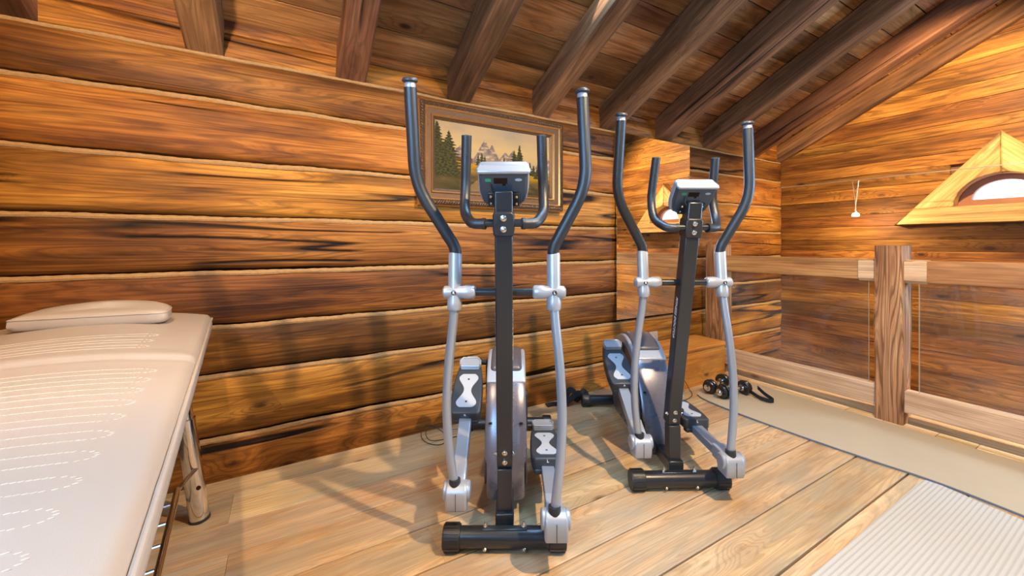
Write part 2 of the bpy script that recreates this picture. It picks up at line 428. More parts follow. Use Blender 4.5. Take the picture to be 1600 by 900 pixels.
# ---- log wall
LOGZ = [(-.04, .188, .45, 0), (.188, .468, .8, 0), (.468, .686, .25, 1), (.686, .926, .3, 1), (.926, 1.169, .75, 1), (1.169, 1.42, .92, 0), (1.42, 1.685, .7, 0), (1.685, 1.889, .35, 1)]
def lognoise(x, k): return noise.noise(V((x * 1.3, k * 7.7, 3.1)))
def seam_z(x, k, z): return z + .0075 * lognoise(x, k) + .004 * noise.noise(V((x * 5, k * 3.3, 9)))
b = mb()
for k, (za, zb, wr, dk) in enumerate(LOGZ):
    b.cur = dk
    nx = 150; off = V((random.uniform(0, 40), random.uniform(0, 40), random.uniform(0, 40)))
    x0, x1 = XL + .002, XR - .002 - .02 * random.random()
    prof = [(0, .055), (.0, .02), (.03, .006), (.10, -.002), (.25, -.006), (.5, -.009), (.75, -.006), (.90, -.001), (.965, .007), (1, .022), (1, .055)]
    vs = []; wc = []
    for i in range(nx + 1):
        x = x0 + (x1 - x0) * i / nx
        lo = seam_z(x, k, za) + (.0 if k == 0 else .007); hi = seam_z(x, k + 1, zb) - .007
        for (t, d) in prof:
            z = lo + (hi - lo) * t
            n1 = noise.noise(V((x * 1.1, z * 5, k * 4.1))) * .006 + noise.noise(V((x * 6, z * 22, k))) * .0022
            endr = max(0, 1 - (x - x0) / .012) ** 2 * .01 + max(0, 1 - (x1 - x) / .03) ** 2 * .01
            vs.append((x, YW + d + n1 + endr, z)); wc.append(V((x, z - za, d)) + off)
    n = len(prof)
    fs = [(i * n + j, (i + 1) * n + j, (i + 1) * n + j + 1, i * n + j + 1) for i in range(nx) for j in range(n - 1)]
    fs += [tuple(range(n)), tuple(reversed(range(nx * n, nx * n + n)))]
    b.add(vs, fs, wc, wr)
b.cur = 0
b.board((XF + .05, YW + .012, -.62), (1, 0, 0), (0, 0, 1), (0, 1, 0), XR - XF - .06, .56, .04, seg=8, wr=.1)
# frieze boards above the top log
b.cur = 0
b.board((XL, YW + .022, 1.893), (1, 0, 0), (0, 0, 1), (0, 1, 0), XR - XL, .105, .03, seg=40, jit=.003, wr=.72)
b.board((XL, YW + .026, 2.0), (1, 0, 0), (0, 0, 1), (0, 1, 0), XR - XL, .13, .03, seg=40, jit=.003, wr=.55)
wb = b.build('wall_back', [M['log'], M['log_b']], angle=50); wb['kind'] = 'structure'
b = mb(); b.box(((XL + XR) / 2, YW + .10, .0), (XR - XL + .4, .09, 5.2)); b.build('log_backing', M['gap'], wb)
for k in range(1, 9):
    z = LOGZ[k - 1][1]
    b = mb(); P = []; rr = []
    x1 = XR - .03
    nseg = 300
    for i in range(nseg + 1):
        x = XL + .018 + (x1 - XL - .018) * i / nseg
        P.append((x, YW + .010 + .003 * noise.noise(V((x * 3, k, 5))), seam_z(x, k, z) - .009 + .003 * noise.noise(V((x * 4, k, 15)))))
        rr.append((.0125 if k < 8 else .009) * (1 + .22 * noise.noise(V((x * 7, k * 2.3, 1)))) * (1 + .08 * math.sin(i * 2.1)))
    b.tube(P, rr, 9)
    b.build('rope_caulking', M['rope'], wb)

# ---- left wall (logs ends) and rear walls, plain boards
b = mb()
for k in range(17):
    z = -.03 + k * .24
    b.board((XL, YB, z), (0, 1, 0), (0, 0, 1), (-1, 0, 0), YW - YB + .02, .236, .05, seg=20, ch=.012, jit=.004, wr=random.random())
o = b.build('wall_left', M['log']); o['kind'] = 'structure'
b = mb()
for k in range(16):
    z = -.03 + k * .24
    b.board((XL - .05, YB, z), (1, 0, 0), (0, 0, 1), (0, -1, 0), XR - XL + .1, .236, .05, seg=10, ch=.01, wr=random.random())
o = b.build('wall_front', M['log']); o['kind'] = 'structure'
b = mb(); b.box(((XF + XR) / 2, YB - .04, -1.2), (XR - XF + .2, .06, 2.6)); o = b.build('wall_front_lower', M['backing']); o['kind'] = 'structure'

wn3 = empty('window_3', (-.2, YB + .02, 1.75), kind='structure')
b = mb()
for (cx, cz, sx, sz) in ((-.56, 0, .08, 1.3), (.56, 0, .08, 1.3), (0, .61, 1.2, .08), (0, -.61, 1.2, .08), (0, 0, .04, 1.2)): b.box((cx, 0, cz), (sx, .06, sz))
b.build('window_frame', M['winframe'], wn3, bevel=.004)
b = mb(); b.box((0, 0, 0), (1.1, .008, 1.2)); b.build('pane', M['winglass'], wn3, smooth=False)
wn5 = empty('window_5', (XL + .03, .05, 1.55), kind='structure')
b = mb()
for (cy, cz, sy, sz) in ((-.49, 0, .08, 1.0), (.49, 0, .08, 1.0), (0, .46, 1.06, .08), (0, -.46, 1.06, .08), (0, 0, .04, .9)): b.box((0, cy, cz), (.05, sy, sz))
b.build('window_frame', M['winframe'], wn5, bevel=.004)
b = mb(); b.box((0, 0, 0), (.008, .92, .86)); b.build('pane', M['winglass'], wn5, smooth=False)
wn4 = empty('window_4', (XR - .03, -1.25, 1.6), kind='structure')
b = mb()
for (cy, cz, sy, sz) in ((-.74, 0, .08, 1.28), (.74, 0, .08, 1.28), (0, .6, 1.56, .08), (0, -.6, 1.56, .08), (0, 0, .05, 1.2)): b.box((0, cy, cz), (.05, sy, sz))
b.build('window_frame', M['winframe'], wn4, bevel=.004)
b = mb(); b.box((0, 0, 0), (.008, 1.42, 1.16)); b.build('pane', M['winglass'], wn4, smooth=False)
# ---- gable wall with planks
WC, WZ = .708, 1.33        # window centre along the wall, sill height
b = mb()
rows = []
z = -2.45
hs = [.2, .18, .22, .17, .2, .19, .21, .18, .2, .22, .19]
k = 0
zz = [-2.45, -2.2, -1.95, -1.7, -1.45, -1.2, -.95, -.72, -.5, -.3, -.12, .06, .20, .335, .47, .61, .735, .85, .99, 1.085, 1.205, 1.31, 1.445, 1.545, 1.66, 1.755, 1.90, 1.98, 2.13, 2.25, 2.42, 2.56, 2.74, 2.9, 3.1, 3.3, 3.5, 3.75, 4.0]
tones = {}
def plank(y0, y1, za, zb, wr):
    tilt = random.uniform(-.004, .004)
    b.board((XR + random.uniform(0, .004), y0, za + .001), (0, 1, 0), (0, 0, 1), (1, 0, 0), y1 - y0, zb - za - .002, .03, seg=max(2, int((y1 - y0) / .2)), ch=.002, jit=.0015, wr=wr)
for za, zb in zip(zz[:-1], zz[1:]):
    wr = random.random() if za > 1.2 else random.uniform(0, .75)
    if za >= 1.5 and za < 2.5: wr = random.uniform(.45, 1)
    yend = YW + .05
    if zb > 1.29 and za < 1.60:
        plank(YB, WC - .27, za, zb, wr); plank(WC + .27, yend, za, zb, wr)
    else:
        js = random.uniform(-1.2, -.2)
        plank(YB, js, za, zb, random.random()); plank(js + .001, yend, za, zb, wr)
o = b.build('wall_right', M['plank']); o['kind'] = 'structure'
b2 = mb()
for (ya, yb2, za, zb) in ((YB, WC - .26, -2.5, 4.0), (WC + .26, YW + .1, -2.5, 4.0), (WC - .26, WC + .26, -2.5, 1.31), (WC - .26, WC + .26, 1.58, 4.0)):
    b2.box((XR + .06, (ya + yb2) / 2, (za + zb) / 2), (.05, yb2 - ya, zb - za))
b2.build('plank_backing', M['backing'], o)

# ---- triangular gable window
win = empty('window_1', (XR, WC, 0), kind='structure')
def arch(hw, h, z, n=20, y0=0):
    return [(y0 + hw * math.cos(math.pi * i / n), z + h * math.sin(math.pi * i / n)) for i in range(n + 1)]
tri = [(-.56, 1.203), (.56, 1.203), (0, 1.842)]
def tri_piece(name, outer, inner, wr, t0=-.105, t1=.0, gd=0):
    """quad strip between an outer polyline and an inner polyline of same count"""
    bb = mb(); n = len(outer)
    off = V((random.uniform(0, 30), random.uniform(0, 30), 3))
    rot = Matrix.Rotation(gd, 2)
    vs = []; wc = []
    for (t) in (t0, t1):
        for P in (outer, inner):
            for p in P:
                vs.append((t, p[0], p[1])); q = rot @ V((p[0], p[1])); wc.append(V((q.x, q.y, t)) + off)
    f = []
    for i in range(n - 1):
        f.append((i, i + 1, n + i + 1, n + i)); f.append((2 * n + i + 1, 2 * n + i, 3 * n + i, 3 * n + i + 1))
        f.append((i + 1, i, 2 * n + i, 2 * n + i + 1)); f.append((n + i, n + i + 1, 3 * n + i + 1, 3 * n + i))
    f.append((0, n, 3 * n, 2 * n)); f.append((n - 1, 3 * n - 1, 4 * n - 1, 2 * n - 1)[::-1])
    bb.add(vs, f, wc, wr)
    return bb.build(name, M['gable'], win, bevel=.006)
A = arch(.232, .222, WZ, 20)
half = [p for p in A if p[0] >= -1e-9]         # right half (positive y) from sill end to crown
nh = len(half)
def lerp(a, c, t): return (a[0] + (c[0] - a[0]) * t, a[1] + (c[1] - a[1]) * t)
outr = [lerp((.45, WZ), (0, 1.842), i / (nh - 1)) for i in range(nh)]
tri_piece('window_frame', outr, half, .6, gd=R(49))
tri_piece('window_frame', [(-p[0], p[1]) for p in outr], [(-p[0], p[1]) for p in half], .5, gd=R(-49))
bot_o = [(-.56, 1.203), (.56, 1.203)]; bot_i = [(-.45, WZ), (.45, WZ)]
tri_piece('window_sill', bot_o, bot_i, .45, t0=-.108)
# inner arched frame and pane
bb = mb()
o_a = arch(.236, .226, WZ - .002, 24); i_a = arch(.165, .135, WZ + .05, 24)
n = len(o_a); vs = []
for t in (.03, .075):
    for P in (o_a, i_a):
        for p in P: vs.append((t, p[0], p[1]))
f = []
for i in range(n - 1):
    f += [(i, i + 1, n + i + 1, n + i), (2 * n + i + 1, 2 * n + i, 3 * n + i, 3 * n + i + 1), (n + i, n + i + 1, 3 * n + i + 1, 3 * n + i)]
f += [(0, n, 2 * n - 1, n - 1), (n, 3 * n, 4 * n - 1, 2 * n - 1)]
bb.add(vs, f)
bb.build('sash', M['winframe'], win, smooth=False)
bb = mb()
lin = arch(.236, .226, WZ - .002, 24); vs = []
for t in (-.09, .05):
    for p in lin: vs.append((t, p[0], p[1]))
f = [(i, n + i, n + i + 1, i + 1) for i in range(n - 1)] + [(0, n - 1, 2 * n - 1, n)]
bb.add(vs, f); bb.build('reveal', M['winframe'], win, smooth=False)
bb = mb(); bb.prism(arch(.17, .14, WZ + .048, 24), (0, 0, 0), (0, 1, 0), (0, 0, 1), (1, 0, 0), .05, .056)
bb.build('pane', M['winglass'], win, smooth=False)

# ---- ceiling boards with a roof window between two rafters
SKX0, SKX1 = .97, 1.405
SKY0, SKY1 = .45, 1.53
rows = [YW + .06]
while rows[-1] > YRIDGE:
    y = rows[-1]; w = random.uniform(.165, .225)
    ny = y - w
    for e in (SKY1, SKY0):
        if y > e + .02 and ny < e + .09: ny = e
    rows.append(max(ny, YRIDGE))
cs = math.sqrt(1 + SL * SL); du = V((0, -1, SL)) / cs; dn = V((0, SL, 1)) / cs
b = mb()
RX = [(-.92, -.81), (-.372, -.238), (.228, .365), (.82, .965), (1.41, 1.535), (1.99, 2.145), (2.58, 2.745), (3.19, 3.33), (3.85, 4.0)]
cuts = [-.3, .3, .89, 1.47, 2.07, 2.66, 3.26, 3.92]
for y0, y1 in zip(rows[:-1], rows[1:]):
    if y0 - y1 < .01: continue
    segs = [XL - .1] + sorted(random.sample(cuts, 3)) + [XR + .05]
    if y0 <= SKY1 + .001 and y1 >= SKY0 - .001:
        spans = [(XL - .1, .3), (.3, SKX0), (SKX1, 2.66), (2.66, XR + .05)]
    else: spans = list(zip(segs[:-1], segs[1:]))
    for a, c in spans:
        b.board((a, y0 - .0025, roofz(y0, ZC)), (1, 0, 0), du, dn, c - a - .001, (y0 - y1) * cs - .005, .025, seg=max(2, int((c - a) / .3)), ch=.0015, jit=.002, wr=random.random() ** 1.3)
# far slope
du2 = V((0, -1, -SL)) / cs; dn2 = V((0, -SL, 1)) / cs
y = YRIDGE
while y > YB - .1:
    b.board((XL - .1, y, roofz(y, ZC)), (1, 0, 0), du2, dn2, XR - XL + .2, .2 * cs - .004, .025, wr=random.random())
    y -= .2
ce = b.build('ceiling', M['ceil']); ce['kind'] = 'structure'
b = mb()
def slab(x0, x1, ya, yb3, dz=.045):
    vs = [(x, yy, roofz(yy, ZC) + d) for d in (dz, dz + .05) for (x, yy) in ((x0, ya), (x1, ya), (x1, yb3), (x0, yb3))]
    b.add(vs, [(0, 1, 2, 3), (7, 6, 5, 4), (0, 4, 5, 1), (1, 5, 6, 2), (2, 6, 7, 3), (3, 7, 4, 0)])
slab(XL - .2, XR + .2, YW + .2, SKY1); slab(XL - .2, SKX0, SKY1, SKY0); slab(SKX1, XR + .2, SKY1, SKY0); slab(XL - .2, XR + .2, SKY0, YRIDGE)
slab(XL - .2, XR + .2, YRIDGE, YB - .2)
b.build('roof_sheathing', M['gap'], ce)
sk = empty('window_2', ((SKX0 + SKX1) / 2, (SKY0 + SKY1) / 2, roofz((SKY0 + SKY1) / 2, ZC)), kind='structure')
sk.rotation_euler = (-math.atan(SL), 0, 0)
hw, hl = (SKX1 - SKX0) / 2, (SKY1 - SKY0) / 2 * cs
b = mb()
for (cx, cy, sx, sy) in ((-hw + .008, 0, .016, 2 * hl), (hw - .008, 0, .016, 2 * hl), (0, hl - .015, 2 * hw, .03), (0, -hl + .015, 2 * hw, .03)):
    b.box((cx, cy, .015), (sx, sy, .05))
b.build('window_frame', M['winframe'], sk, bevel=.004)
b = mb(); b.box((0, 0, .03), (2 * hw - .03, 2 * hl - .05, .006)); b.build('pane', M['winglass'], sk, smooth=False)

# ---- rafters
RL = ['weathered rafter end at the top left corner above the massage table',
      'second rafter from the left, split by a crack above the log wall',
      'reddish brown rafter left of the tall handlebar of the left elliptical',
      'dark brown rafter ending just above the gilt painting frame',
      'rafter in a paler tone, above the right corner of the painting',
      'brown rafter between the two elliptical trainers, ending left of the wall mirror',
      'brown rafter ending right above the wall mirror',
      'brown rafter meeting the log wall just left of the right elliptical outer handle',
      'darkest rafter with a lit lower face, next to the gable wall timber']
for i, (xa, xb) in enumerate(RX):
    e = empty('rafter', (0, 0, 0))
    bpy.data.objects.remove(e)
    b = mb()
    ys, ye = YW + .018, YRIDGE
    L = (ys - ye) * cs
    b.board((xa, ys, roofz(ys, Z0)), du, (1, 0, 0), dn, L, xb - xa, (ZC - Z0) / cs - .004, seg=36, ch=.009, jit=.006, wr=[.3, .4, .55, .35, .9, .5, .45, .5, .0][i])
    o = b.build('rafter', M['rafter']); tag(o, RL[i], 'rafter', 'ceiling rafters')
b = mb()
b.board((XR - .055, YW + .02, roofz(YW + .02, Z0 - .005)), du, (1, 0, 0), dn, (YW - YRIDGE) * cs, .053, .165, seg=30, ch=.006, jit=.004, wr=.5)
o = b.build('trim_3', M['rafter']); o['kind'] = 'structure'
b = mb(); b.board((XL, YRIDGE + .1, roofz(YRIDGE, Z0) - .12), (1, 0, 0), (0, -1, 0), (0, 0, 1), XR - XL, .2, .2, seg=10, wr=.4)
o = b.build('trim_4', M['rafter']); o['kind'] = 'structure'

# ------------------------------------------------------------------ glass balustrade
bal = empty('glass_balustrade', (3.11, .93, 0), 0, 'timber and glass balustrade with square weathered posts at the stair edge', 'balustrade')
def wpart(name, mat, boards, parent, rel, bevel=0, label=None):
    b = mb()
    for a in boards:
        o_, rest, kw = a[0], a[1:-1], a[-1]
        b.board(V(o_) - V(rel), *rest, **kw)
    ob = b.build(name, mat, parent)
    if label: ob['label'] = label
    return ob
rel = (3.11, .93, 0)
UZ, UY, UX = (0, 0, 1), (0, 1, 0), (1, 0, 0)
b = mb(); b.board(V((3.055, .856, 0)) - V(rel), UZ, UY, UX, 1.04, .128, .145, seg=26, ch=.008, jit=.006, wr=.5); b.build('post', M['oldpost'], bal)
b = mb(); b.board(V((3.055, 1.93, -.03)) - V(rel), UZ, UY, UX, 1.075, .15, .13, seg=26, ch=.008, jit=.006, wr=.4); b.build('post', M['oldpost'], bal)
b = mb(); b.board(V((3.055, -.62, 0)) - V(rel), UZ, UY, UX, 1.04, .13, .13, seg=20, ch=.008, jit=.004, wr=.45); b.build('post', M['oldpost'], bal)
for (ya, yb4, wr) in ((.984, 1.93, .5), (-.49, .856, .6)):
    b = mb(); b.board(V((3.085, ya, .83)) - V(rel), UY, UZ, UX, yb4 - ya, .126, .07, seg=16, ch=.006, jit=.002, wr=wr); b.build('handrail', M['rail'], bal)
    b = mb(); b.board(V((3.078, ya, .083)) - V(rel), UY, UZ, UX, yb4 - ya, .124, .065, seg=16, ch=.004, jit=.002, wr=wr); b.build('bottom_rail', M['palerail'], bal)
for (ya, yb4) in ((.984, 1.066), (.764, .856)):
    b = mb(); b.board(V((3.076, ya, .824)) - V(rel), UY, UZ, UX, yb4 - ya, .133, .088, seg=4, ch=.018, jit=.001, wr=.8)
    b.build('rail_joint', M['palerail'], bal)
for (ya, yb4) in ((1.022, 1.925), (-.48, .80)):
    b = mb(); b.box(V((3.105, (ya + yb4) / 2, .515)) - V(rel), (.008, yb4 - ya, .63)); gp = b.build('glass_panel', M['glass'], bal, smooth=False)
    ye_ = ya if ya > .9 else yb4
    b = mb(); b.box(V((3.105, ye_, .515)) - V(rel), (.0082, .0022, .63)); b.build('polished_edge', M['glassedge'], gp, smooth=False)

# ------------------------------------------------------------------ wooden box bench
bx = empty('storage_bench', (2.62, 2.0, 0), 0, 'low orange wooden box bench against the log wall behind the right elliptical', 'bench')
b = mb()
b.board((-.37, -.135, 0), UX, UZ, UY, .735, .262, .024, seg=6, ch=.002, wr=.5)
b.board((-.37, .105, 0), UX, UZ, UY, .735, .262, .024, seg=6, ch=.002, wr=.5)
for x in (-.37, .341): b.board((x, -.111, 0), UY, UZ, UX, .216, .262, .024, seg=3, ch=.002, wr=.45)
b.build('body', M['bench'], bx)
b = mb(); b.board((-.385, -.15, .262), UX, UY, UZ, .765, .29, .024, seg=6, ch=.004, wr=.75); b.build('lid', M['bench'], bx)

# ------------------------------------------------------------------ wall socket
so = empty('wall_socket', (2.51, 2.157, .318), 0, 'small grey wall socket low on the logs beside the right elliptical shroud', 'socket')
b = mb(); b.box((0, -.006, 0), (.088, .014, .088)); b.build('plate', M['sock'], so, bevel=.004)
b = mb(); b.lathe([(.022, 0), (.022, .004), (.017, .004), (.015, -.002)], (0, -.012, 0), (0, -1, 0)); b.build('outlet', M['sock'], so)

# ------------------------------------------------------------------ mirror
mi = empty('wall_mirror', (2.518, 2.138, .493), 0, 'frameless rectangular mirror clipped to the log wall, reflecting the gable window', 'mirror')
MW, MH = .826, 1.374
b = mb(); b.box((0, 0, MH / 2), (MW, .006, MH)); b.build('mirror_glass', M['mirror'], mi, smooth=False)
b = mb(); b.box((0, .008, MH / 2), (MW - .06, .012, MH - .06)); b.build('backing_panel', M['gap'], mi)
for (x, z) in ((MW / 2, MH * .81), (-MW / 2 + .22, 0), (MW / 2 - .12, 0), (-MW / 2, MH * .75)):
    b = mb(); b.lathe([(.009, -.012), (.009, .008), (.004, .012)], (x, -.002, z), (0, -1, 0), 12); b.build('clip', M['chrome'], mi)

# ------------------------------------------------------------------ painting
pa = empty('framed_painting', (1.116, 2.146, 1.262), 0, 'alpine landscape painting in a wide ornate gilt frame on the log wall', 'painting')
PW, PH = .975, .581
def frame_ring(name, mat, inset0, inset1, y0, y1, bead=None, bevel=.003):
    b = mb()
    x0, x1, z0, z1 = -PW / 2, PW / 2, 0, PH
    o_ = [(x0 + inset0, z0 + inset0), (x1 - inset0, z0 + inset0), (x1 - inset0, z1 - inset0), (x0 + inset0, z1 - inset0)]
    i_ = [(x0 + inset1, z0 + inset1), (x1 - inset1, z0 + inset1), (x1 - inset1, z1 - inset1), (x0 + inset1, z1 - inset1)]
    vs = [(p[0], .004, p[1]) for p in o_] + [(p[0], y0, p[1]) for p in o_] + [(p[0], y1, p[1]) for p in i_] + [(p[0], .004, p[1]) for p in i_]
    fs = []
    for k in range(4):
        j = (k + 1) % 4
        fs += [(k, j, 4 + j, 4 + k), (4 + k, 4 + j, 8 + j, 8 + k), (8 + k, 8 + j, 12 + j, 12 + k)]
    b.add(vs, fs)
    if bead:
        sp, r, yy, ins = bead
        def run(p, q):
            p, q = V(p), V(q); d = q - p; m = int(d.length / sp); dd = d.normalized()
            for i in range(m + 1):
                c = p + d * (i / m)
                if r[1] != r[0]: c = c
                ax = dd; up = V((-dd.y, dd.x))
                # slanted leaf-like bead
                tdir = (ax * .7 + up * .7).normalized()
                P = [V((c.x, yy, c.y)) + V((tdir.x, 0, tdir.y)) * t for t in (-r[0], -r[0] * .5, 0, r[0] * .5, r[0])]
                b.tube(P, [.0008, r[1] * .8, r[1], r[1] * .8, .0008], 6)
        a0, a1, c0, c1 = x0 + ins, x1 - ins, z0 + ins, z1 - ins
        run((a0, c0), (a1, c0)); run((a1, c0), (a1, c1)); run((a1, c1), (a0, c1)); run((a0, c1), (a0, c0))
    return b.build(name, mat, pa, bevel=0)
frame_ring('outer_gilt_edge', M['gold'], 0, .005, -.022, -.030)
frame_ring('carved_moulding', M['bronze'], .005, .036, -.033, -.040, bead=(.0150, (.0165, .0085), -.039, .021))
frame_ring('gilt_fillet', M['gold'], .036, .044, -.044, -.036)
frame_ring('ribbed_band', M['reed'], .044, .074, -.034, -.026)
frame_ring('inner_gilt_edge', M['gold'], .074, .083, -.034, -.024)
frame_ring('rabbet', M['bronze'], .083, .098, -.020, -.012)
# canvas: pigment per vertex
def hexc(r, g, bb_): return tuple((c / 255) ** 2.2 for c in (r, g, bb_))
def fb(x, y, o=4, s=0):
    v = 0; a = .5
    for i in range(o):
        v += a * noise.noise(V((x, y, s))); x *= 2.03; y *= 2.03; a *= .5
    return v
def paint(u, v):
    """u 0..1 left-right, v 0..1 bottom-top : a generic alpine valley"""
    sk = .5 + .5 * fb(u * 4, v * 7, 4, 2)
    a = V(hexc(206, 178, 138)); c2 = V(hexc(176, 160, 140)); c3 = V(hexc(222, 190, 128))
    col = a.lerp(c2, max(0, min(1, (sk - .42) * 3))) .lerp(c3, max(0, .8 - abs(v - .66) * 3.2))
    def peak(px, h, w): return h * max(0, 1 - abs(u - px) / w)
    rid = max(peak(.12, .64, .5) - .02, peak(.20, .665, .34), peak(.40, .79, .26), peak(.46, .74, .22), peak(.58, .66, .3), peak(.64, .70, .26), peak(.92, .68, .2), peak(.98, .62, .3), .44)
    rid += .05 * fb(u * 22, 1.3, 4) - .0
    if v < rid:
        t = fb(u * 16 + v * 9, v * 20 - u * 8, 4, 5)
        rock = V(hexc(168, 140, 122)); sh = V(hexc(112, 106, 112)); sn = V(hexc(222, 200, 176))
        col = rock.lerp(sh, max(0, min(1, .5 + t * 2.6)))
        if t < -.10: col = col.lerp(sn, min(1, (-t - .10) * 6))
        col = col.lerp(V(hexc(196, 172, 138)), max(0, min(.8, (rid - v) * 2.2)))
    # mid hill falling from left
    hill = .62 - (u - .05) * .95 + .02 * fb(u * 14, 4, 3)
    if v < hill and u < .36:
        col = V(hexc(116, 108, 86)).lerp(V(hexc(150, 128, 96)), .5 + fb(u * 20, v * 20, 3))
    wood_ = .50 + .04 * fb(u * 18, 9, 3) - .10 * abs(u - .18)
    if v < wood_ and u < .3: col = V(hexc(140, 72, 38)).lerp(V(hexc(96, 66, 40)), max(0, min(1, .5 + 2 * fb(u * 28, v * 28, 3, 7))))
    au = .47 + .05 * fb(u * 26, 2, 3)
    if v < au and .52 < u < .68: col = V(hexc(164, 84, 44)).lerp(V(hexc(120, 86, 48)), max(0, min(1, .5 + 2 * fb(u * 30, v * 30, 3, 8))))
    mead = .385 + .05 * math.sin(u * 5 + .6) + .015 * fb(u * 12, 5, 3)
    if v < mead:
        t = fb(u * 9, v * 16, 4, 11); q = v / mead
        col = V(hexc(206, 154, 34)).lerp(V(hexc(120, 104, 34)), max(0, min(1, .45 + 1.8 * t)))
        lo = V(hexc(74, 66, 32)).lerp(V(hexc(128, 104, 62)), max(0, min(1, .4 + 2.2 * fb(u * 7 + v * 4, v * 11, 4, 13))))
        col = col.lerp(lo, max(0, min(1, (.86 - q) * 3.2)))
        pth = abs(u - (.30 + .20 * q)); 
        if pth < .05 * (1.25 - q) + .01: col = col.lerp(V(hexc(172, 140, 96)), .55)
    # conifers
    for (tx, base, top, w) in ((.03, .2, .96, .16), (.115, .22, .86, .15), (.655, .32, .70, .07), (.705, .32, .79, .075), (.022, .22, .97, .095), (.115, .26, .85, .085), (.06, .22, .70, .09), (.345, .40, .57, .026), (.375, .39, .60, .028), (.40, .40, .56, .024), (.565, .36, .58, .02), (.655, .34, .69, .04), (.70, .34, .78, .045), (.745, .36, .50, .03), (.80, .33, .54, .035), (.835, .32, .50, .03), (.87, .28, .47, .045)):
        if base < v < top:
            ww = w * (top - v) / (top - base) * (1 + .9 * fb(u * 3 + tx * 50, v * 46, 3, tx * 9)) * (.8 + .25 * math.sin(v * 150 + tx * 30))
            if abs(u - tx) < ww * 1.0 + .0018:
                s_ = max(0, min(1, .5 + 2.4 * fb(u * 50, v * 50, 2, 3)))
                col = V(hexc(44, 48, 28)).lerp(V(hexc(86, 82, 40)), s_)
    if v < .26 and u < .2:
        t = max(0, min(1, (.26 - v) * 8 + fb(u * 20, v * 20, 3))); col = col.lerp(V(hexc(70, 66, 34)), t * .7)
    return col
b = mb(); NXp, NYp = 250, 130
x0, x1, z0, z1 = -PW / 2 + .09, PW / 2 - .09, .09, PH - .09
for j in range(NYp + 1):
    for i in range(NXp + 1):
        b.v.append((x0 + (x1 - x0) * i / NXp, -.010, z0 + (z1 - z0) * j / NYp))
b.wc = list(b.v); b.wr = [0.] * len(b.v)
b.f = [(j * (NXp + 1) + i, j * (NXp + 1) + i + 1, (j + 1) * (NXp + 1) + i + 1, (j + 1) * (NXp + 1) + i) for j in range(NYp) for i in range(NXp)]
b.mi = [0] * len(b.f)
cv = b.build('canvas', M['paint'], pa)
at = cv.data.attributes.new('paint', 'FLOAT_COLOR', 'POINT')
vals = []
for j in range(NYp + 1):
    for i in range(NXp + 1):
        c = paint(i / NXp, j / NYp); vals += [max(0, c[0]) * .56, max(0, c[1]) * .51, max(0, c[2]) * .43, 1]
at.data.foreach_set('color', vals)
b = mb(); b.box((0, 0, PH / 2), (PW - .06, .006, PH - .06)); b.build('back_board', M['gap'], pa)

# ------------------------------------------------------------------ wire lighting
wl = empty('lighting_wire', (4.1, 2.1, 1.58), 0, 'pair of thin taut lighting wires running from the log wall past the gable window', 'wire')
for (dx, z0w) in ((-.035, .0), (.035, .012)):
    b = mb(); b.tube([(dx, .03, z0w), (dx, -3.6, z0w - .04)], .0022, 6); b.build('wire', M['cable'], wl)
    b = mb(); b.lathe([(.003, 0), (.006, .01), (.006, .09), (.003, .1)], (dx, .02, z0w), (0, -1, 0), 10); b.build('tensioner', M['chrome'], wl)
lp = empty('halogen_lamp', (4.1, 1.436, 1.29), 0, 'tiny glowing halogen lamp hanging from the lighting wires by the gable wall', 'lamp')
b = mb()
b.tube([(-.036, .008, .272), (.012, .0, .03)], .0022, 6); b.tube([(.034, -.008, .284), (-.012, .0, .03)], .0022, 6)
b.build('suspension_rod', M['cable'], lp)
b = mb(); b.tube([(-.03, .004, .21), (.025, -.002, .21)], .004, 8); b.build('crossbar', M['chrome'], lp)
b = mb(); b.lathe([(.007, .045), (.009, .03), (.011, .016)], (0, 0, 0), (0, 0, 1), 14); b.build('lamp_holder', M['chrome'], lp)
b = mb(); b.lathe([(.010, .018), (.020, .008), (.026, -.006), (.024, -.010), (.002, -.013)], (0, 0, 0), (0, 0, 1), 18); b.build('bulb', M['bulb'], lp)

# ------------------------------------------------------------------ exercise mats
def mat_obj(name, outline, z0, t, mtop, medge, label, bevel=.002, wave=0):
    e = tag(empty(name, (0, 0, 0)), label, 'mat')
    c = V((sum(p[0] for p in outline) / len(outline), sum(p[1] for p in outline) / len(outline), z0)); e.location = c
    n = len(outline)
    b = mb(); b.prism([(p[0] - c.x, p[1] - c.y) for p in outline], (0, 0, 0), (1, 0, 0), (0, 1, 0), (0, 0, 1), 0, t * .72); b.build('mat_base', medge, e, smooth=False)
    b = mb(); b.prism([(p[0] - c.x, p[1] - c.y) for p in outline], (0, 0, 0), (1, 0, 0), (0, 1, 0), (0, 0, 1), t * .72, t); b.build('mat_top', mtop, e, smooth=False)
    return e
left = [(2.425, -1.4), (2.43, -.6), (2.447, .2), (2.475, .56), (2.452, .80), (2.428, 1.1), (2.42, 1.38), (2.432, 1.60), (2.45, 1.70)]
far = [(2.475, 1.745), (2.52, 1.765), (2.70, 1.768), (2.92, 1.775), (2.99, 1.765), (3.022, 1.74)]
right = [(3.032, 1.6), (3.036, 1.1), (3.040, .98), (3.034, .6), (3.036, -.2), (3.03, -1.4)]
mat_obj('exercise_mat', [tuple(p) for p in smooth_path([V((*p, 0)).xy.to_3d() for p in left], 5)] and [(p.x, p.y) for p in smooth_path([V((*p, 0)) for p in left], 5)] + far + right, 0.001, .011, M['khaki'], M['matedge'], 'long khaki exercise mat along the balustrade with blue edge')
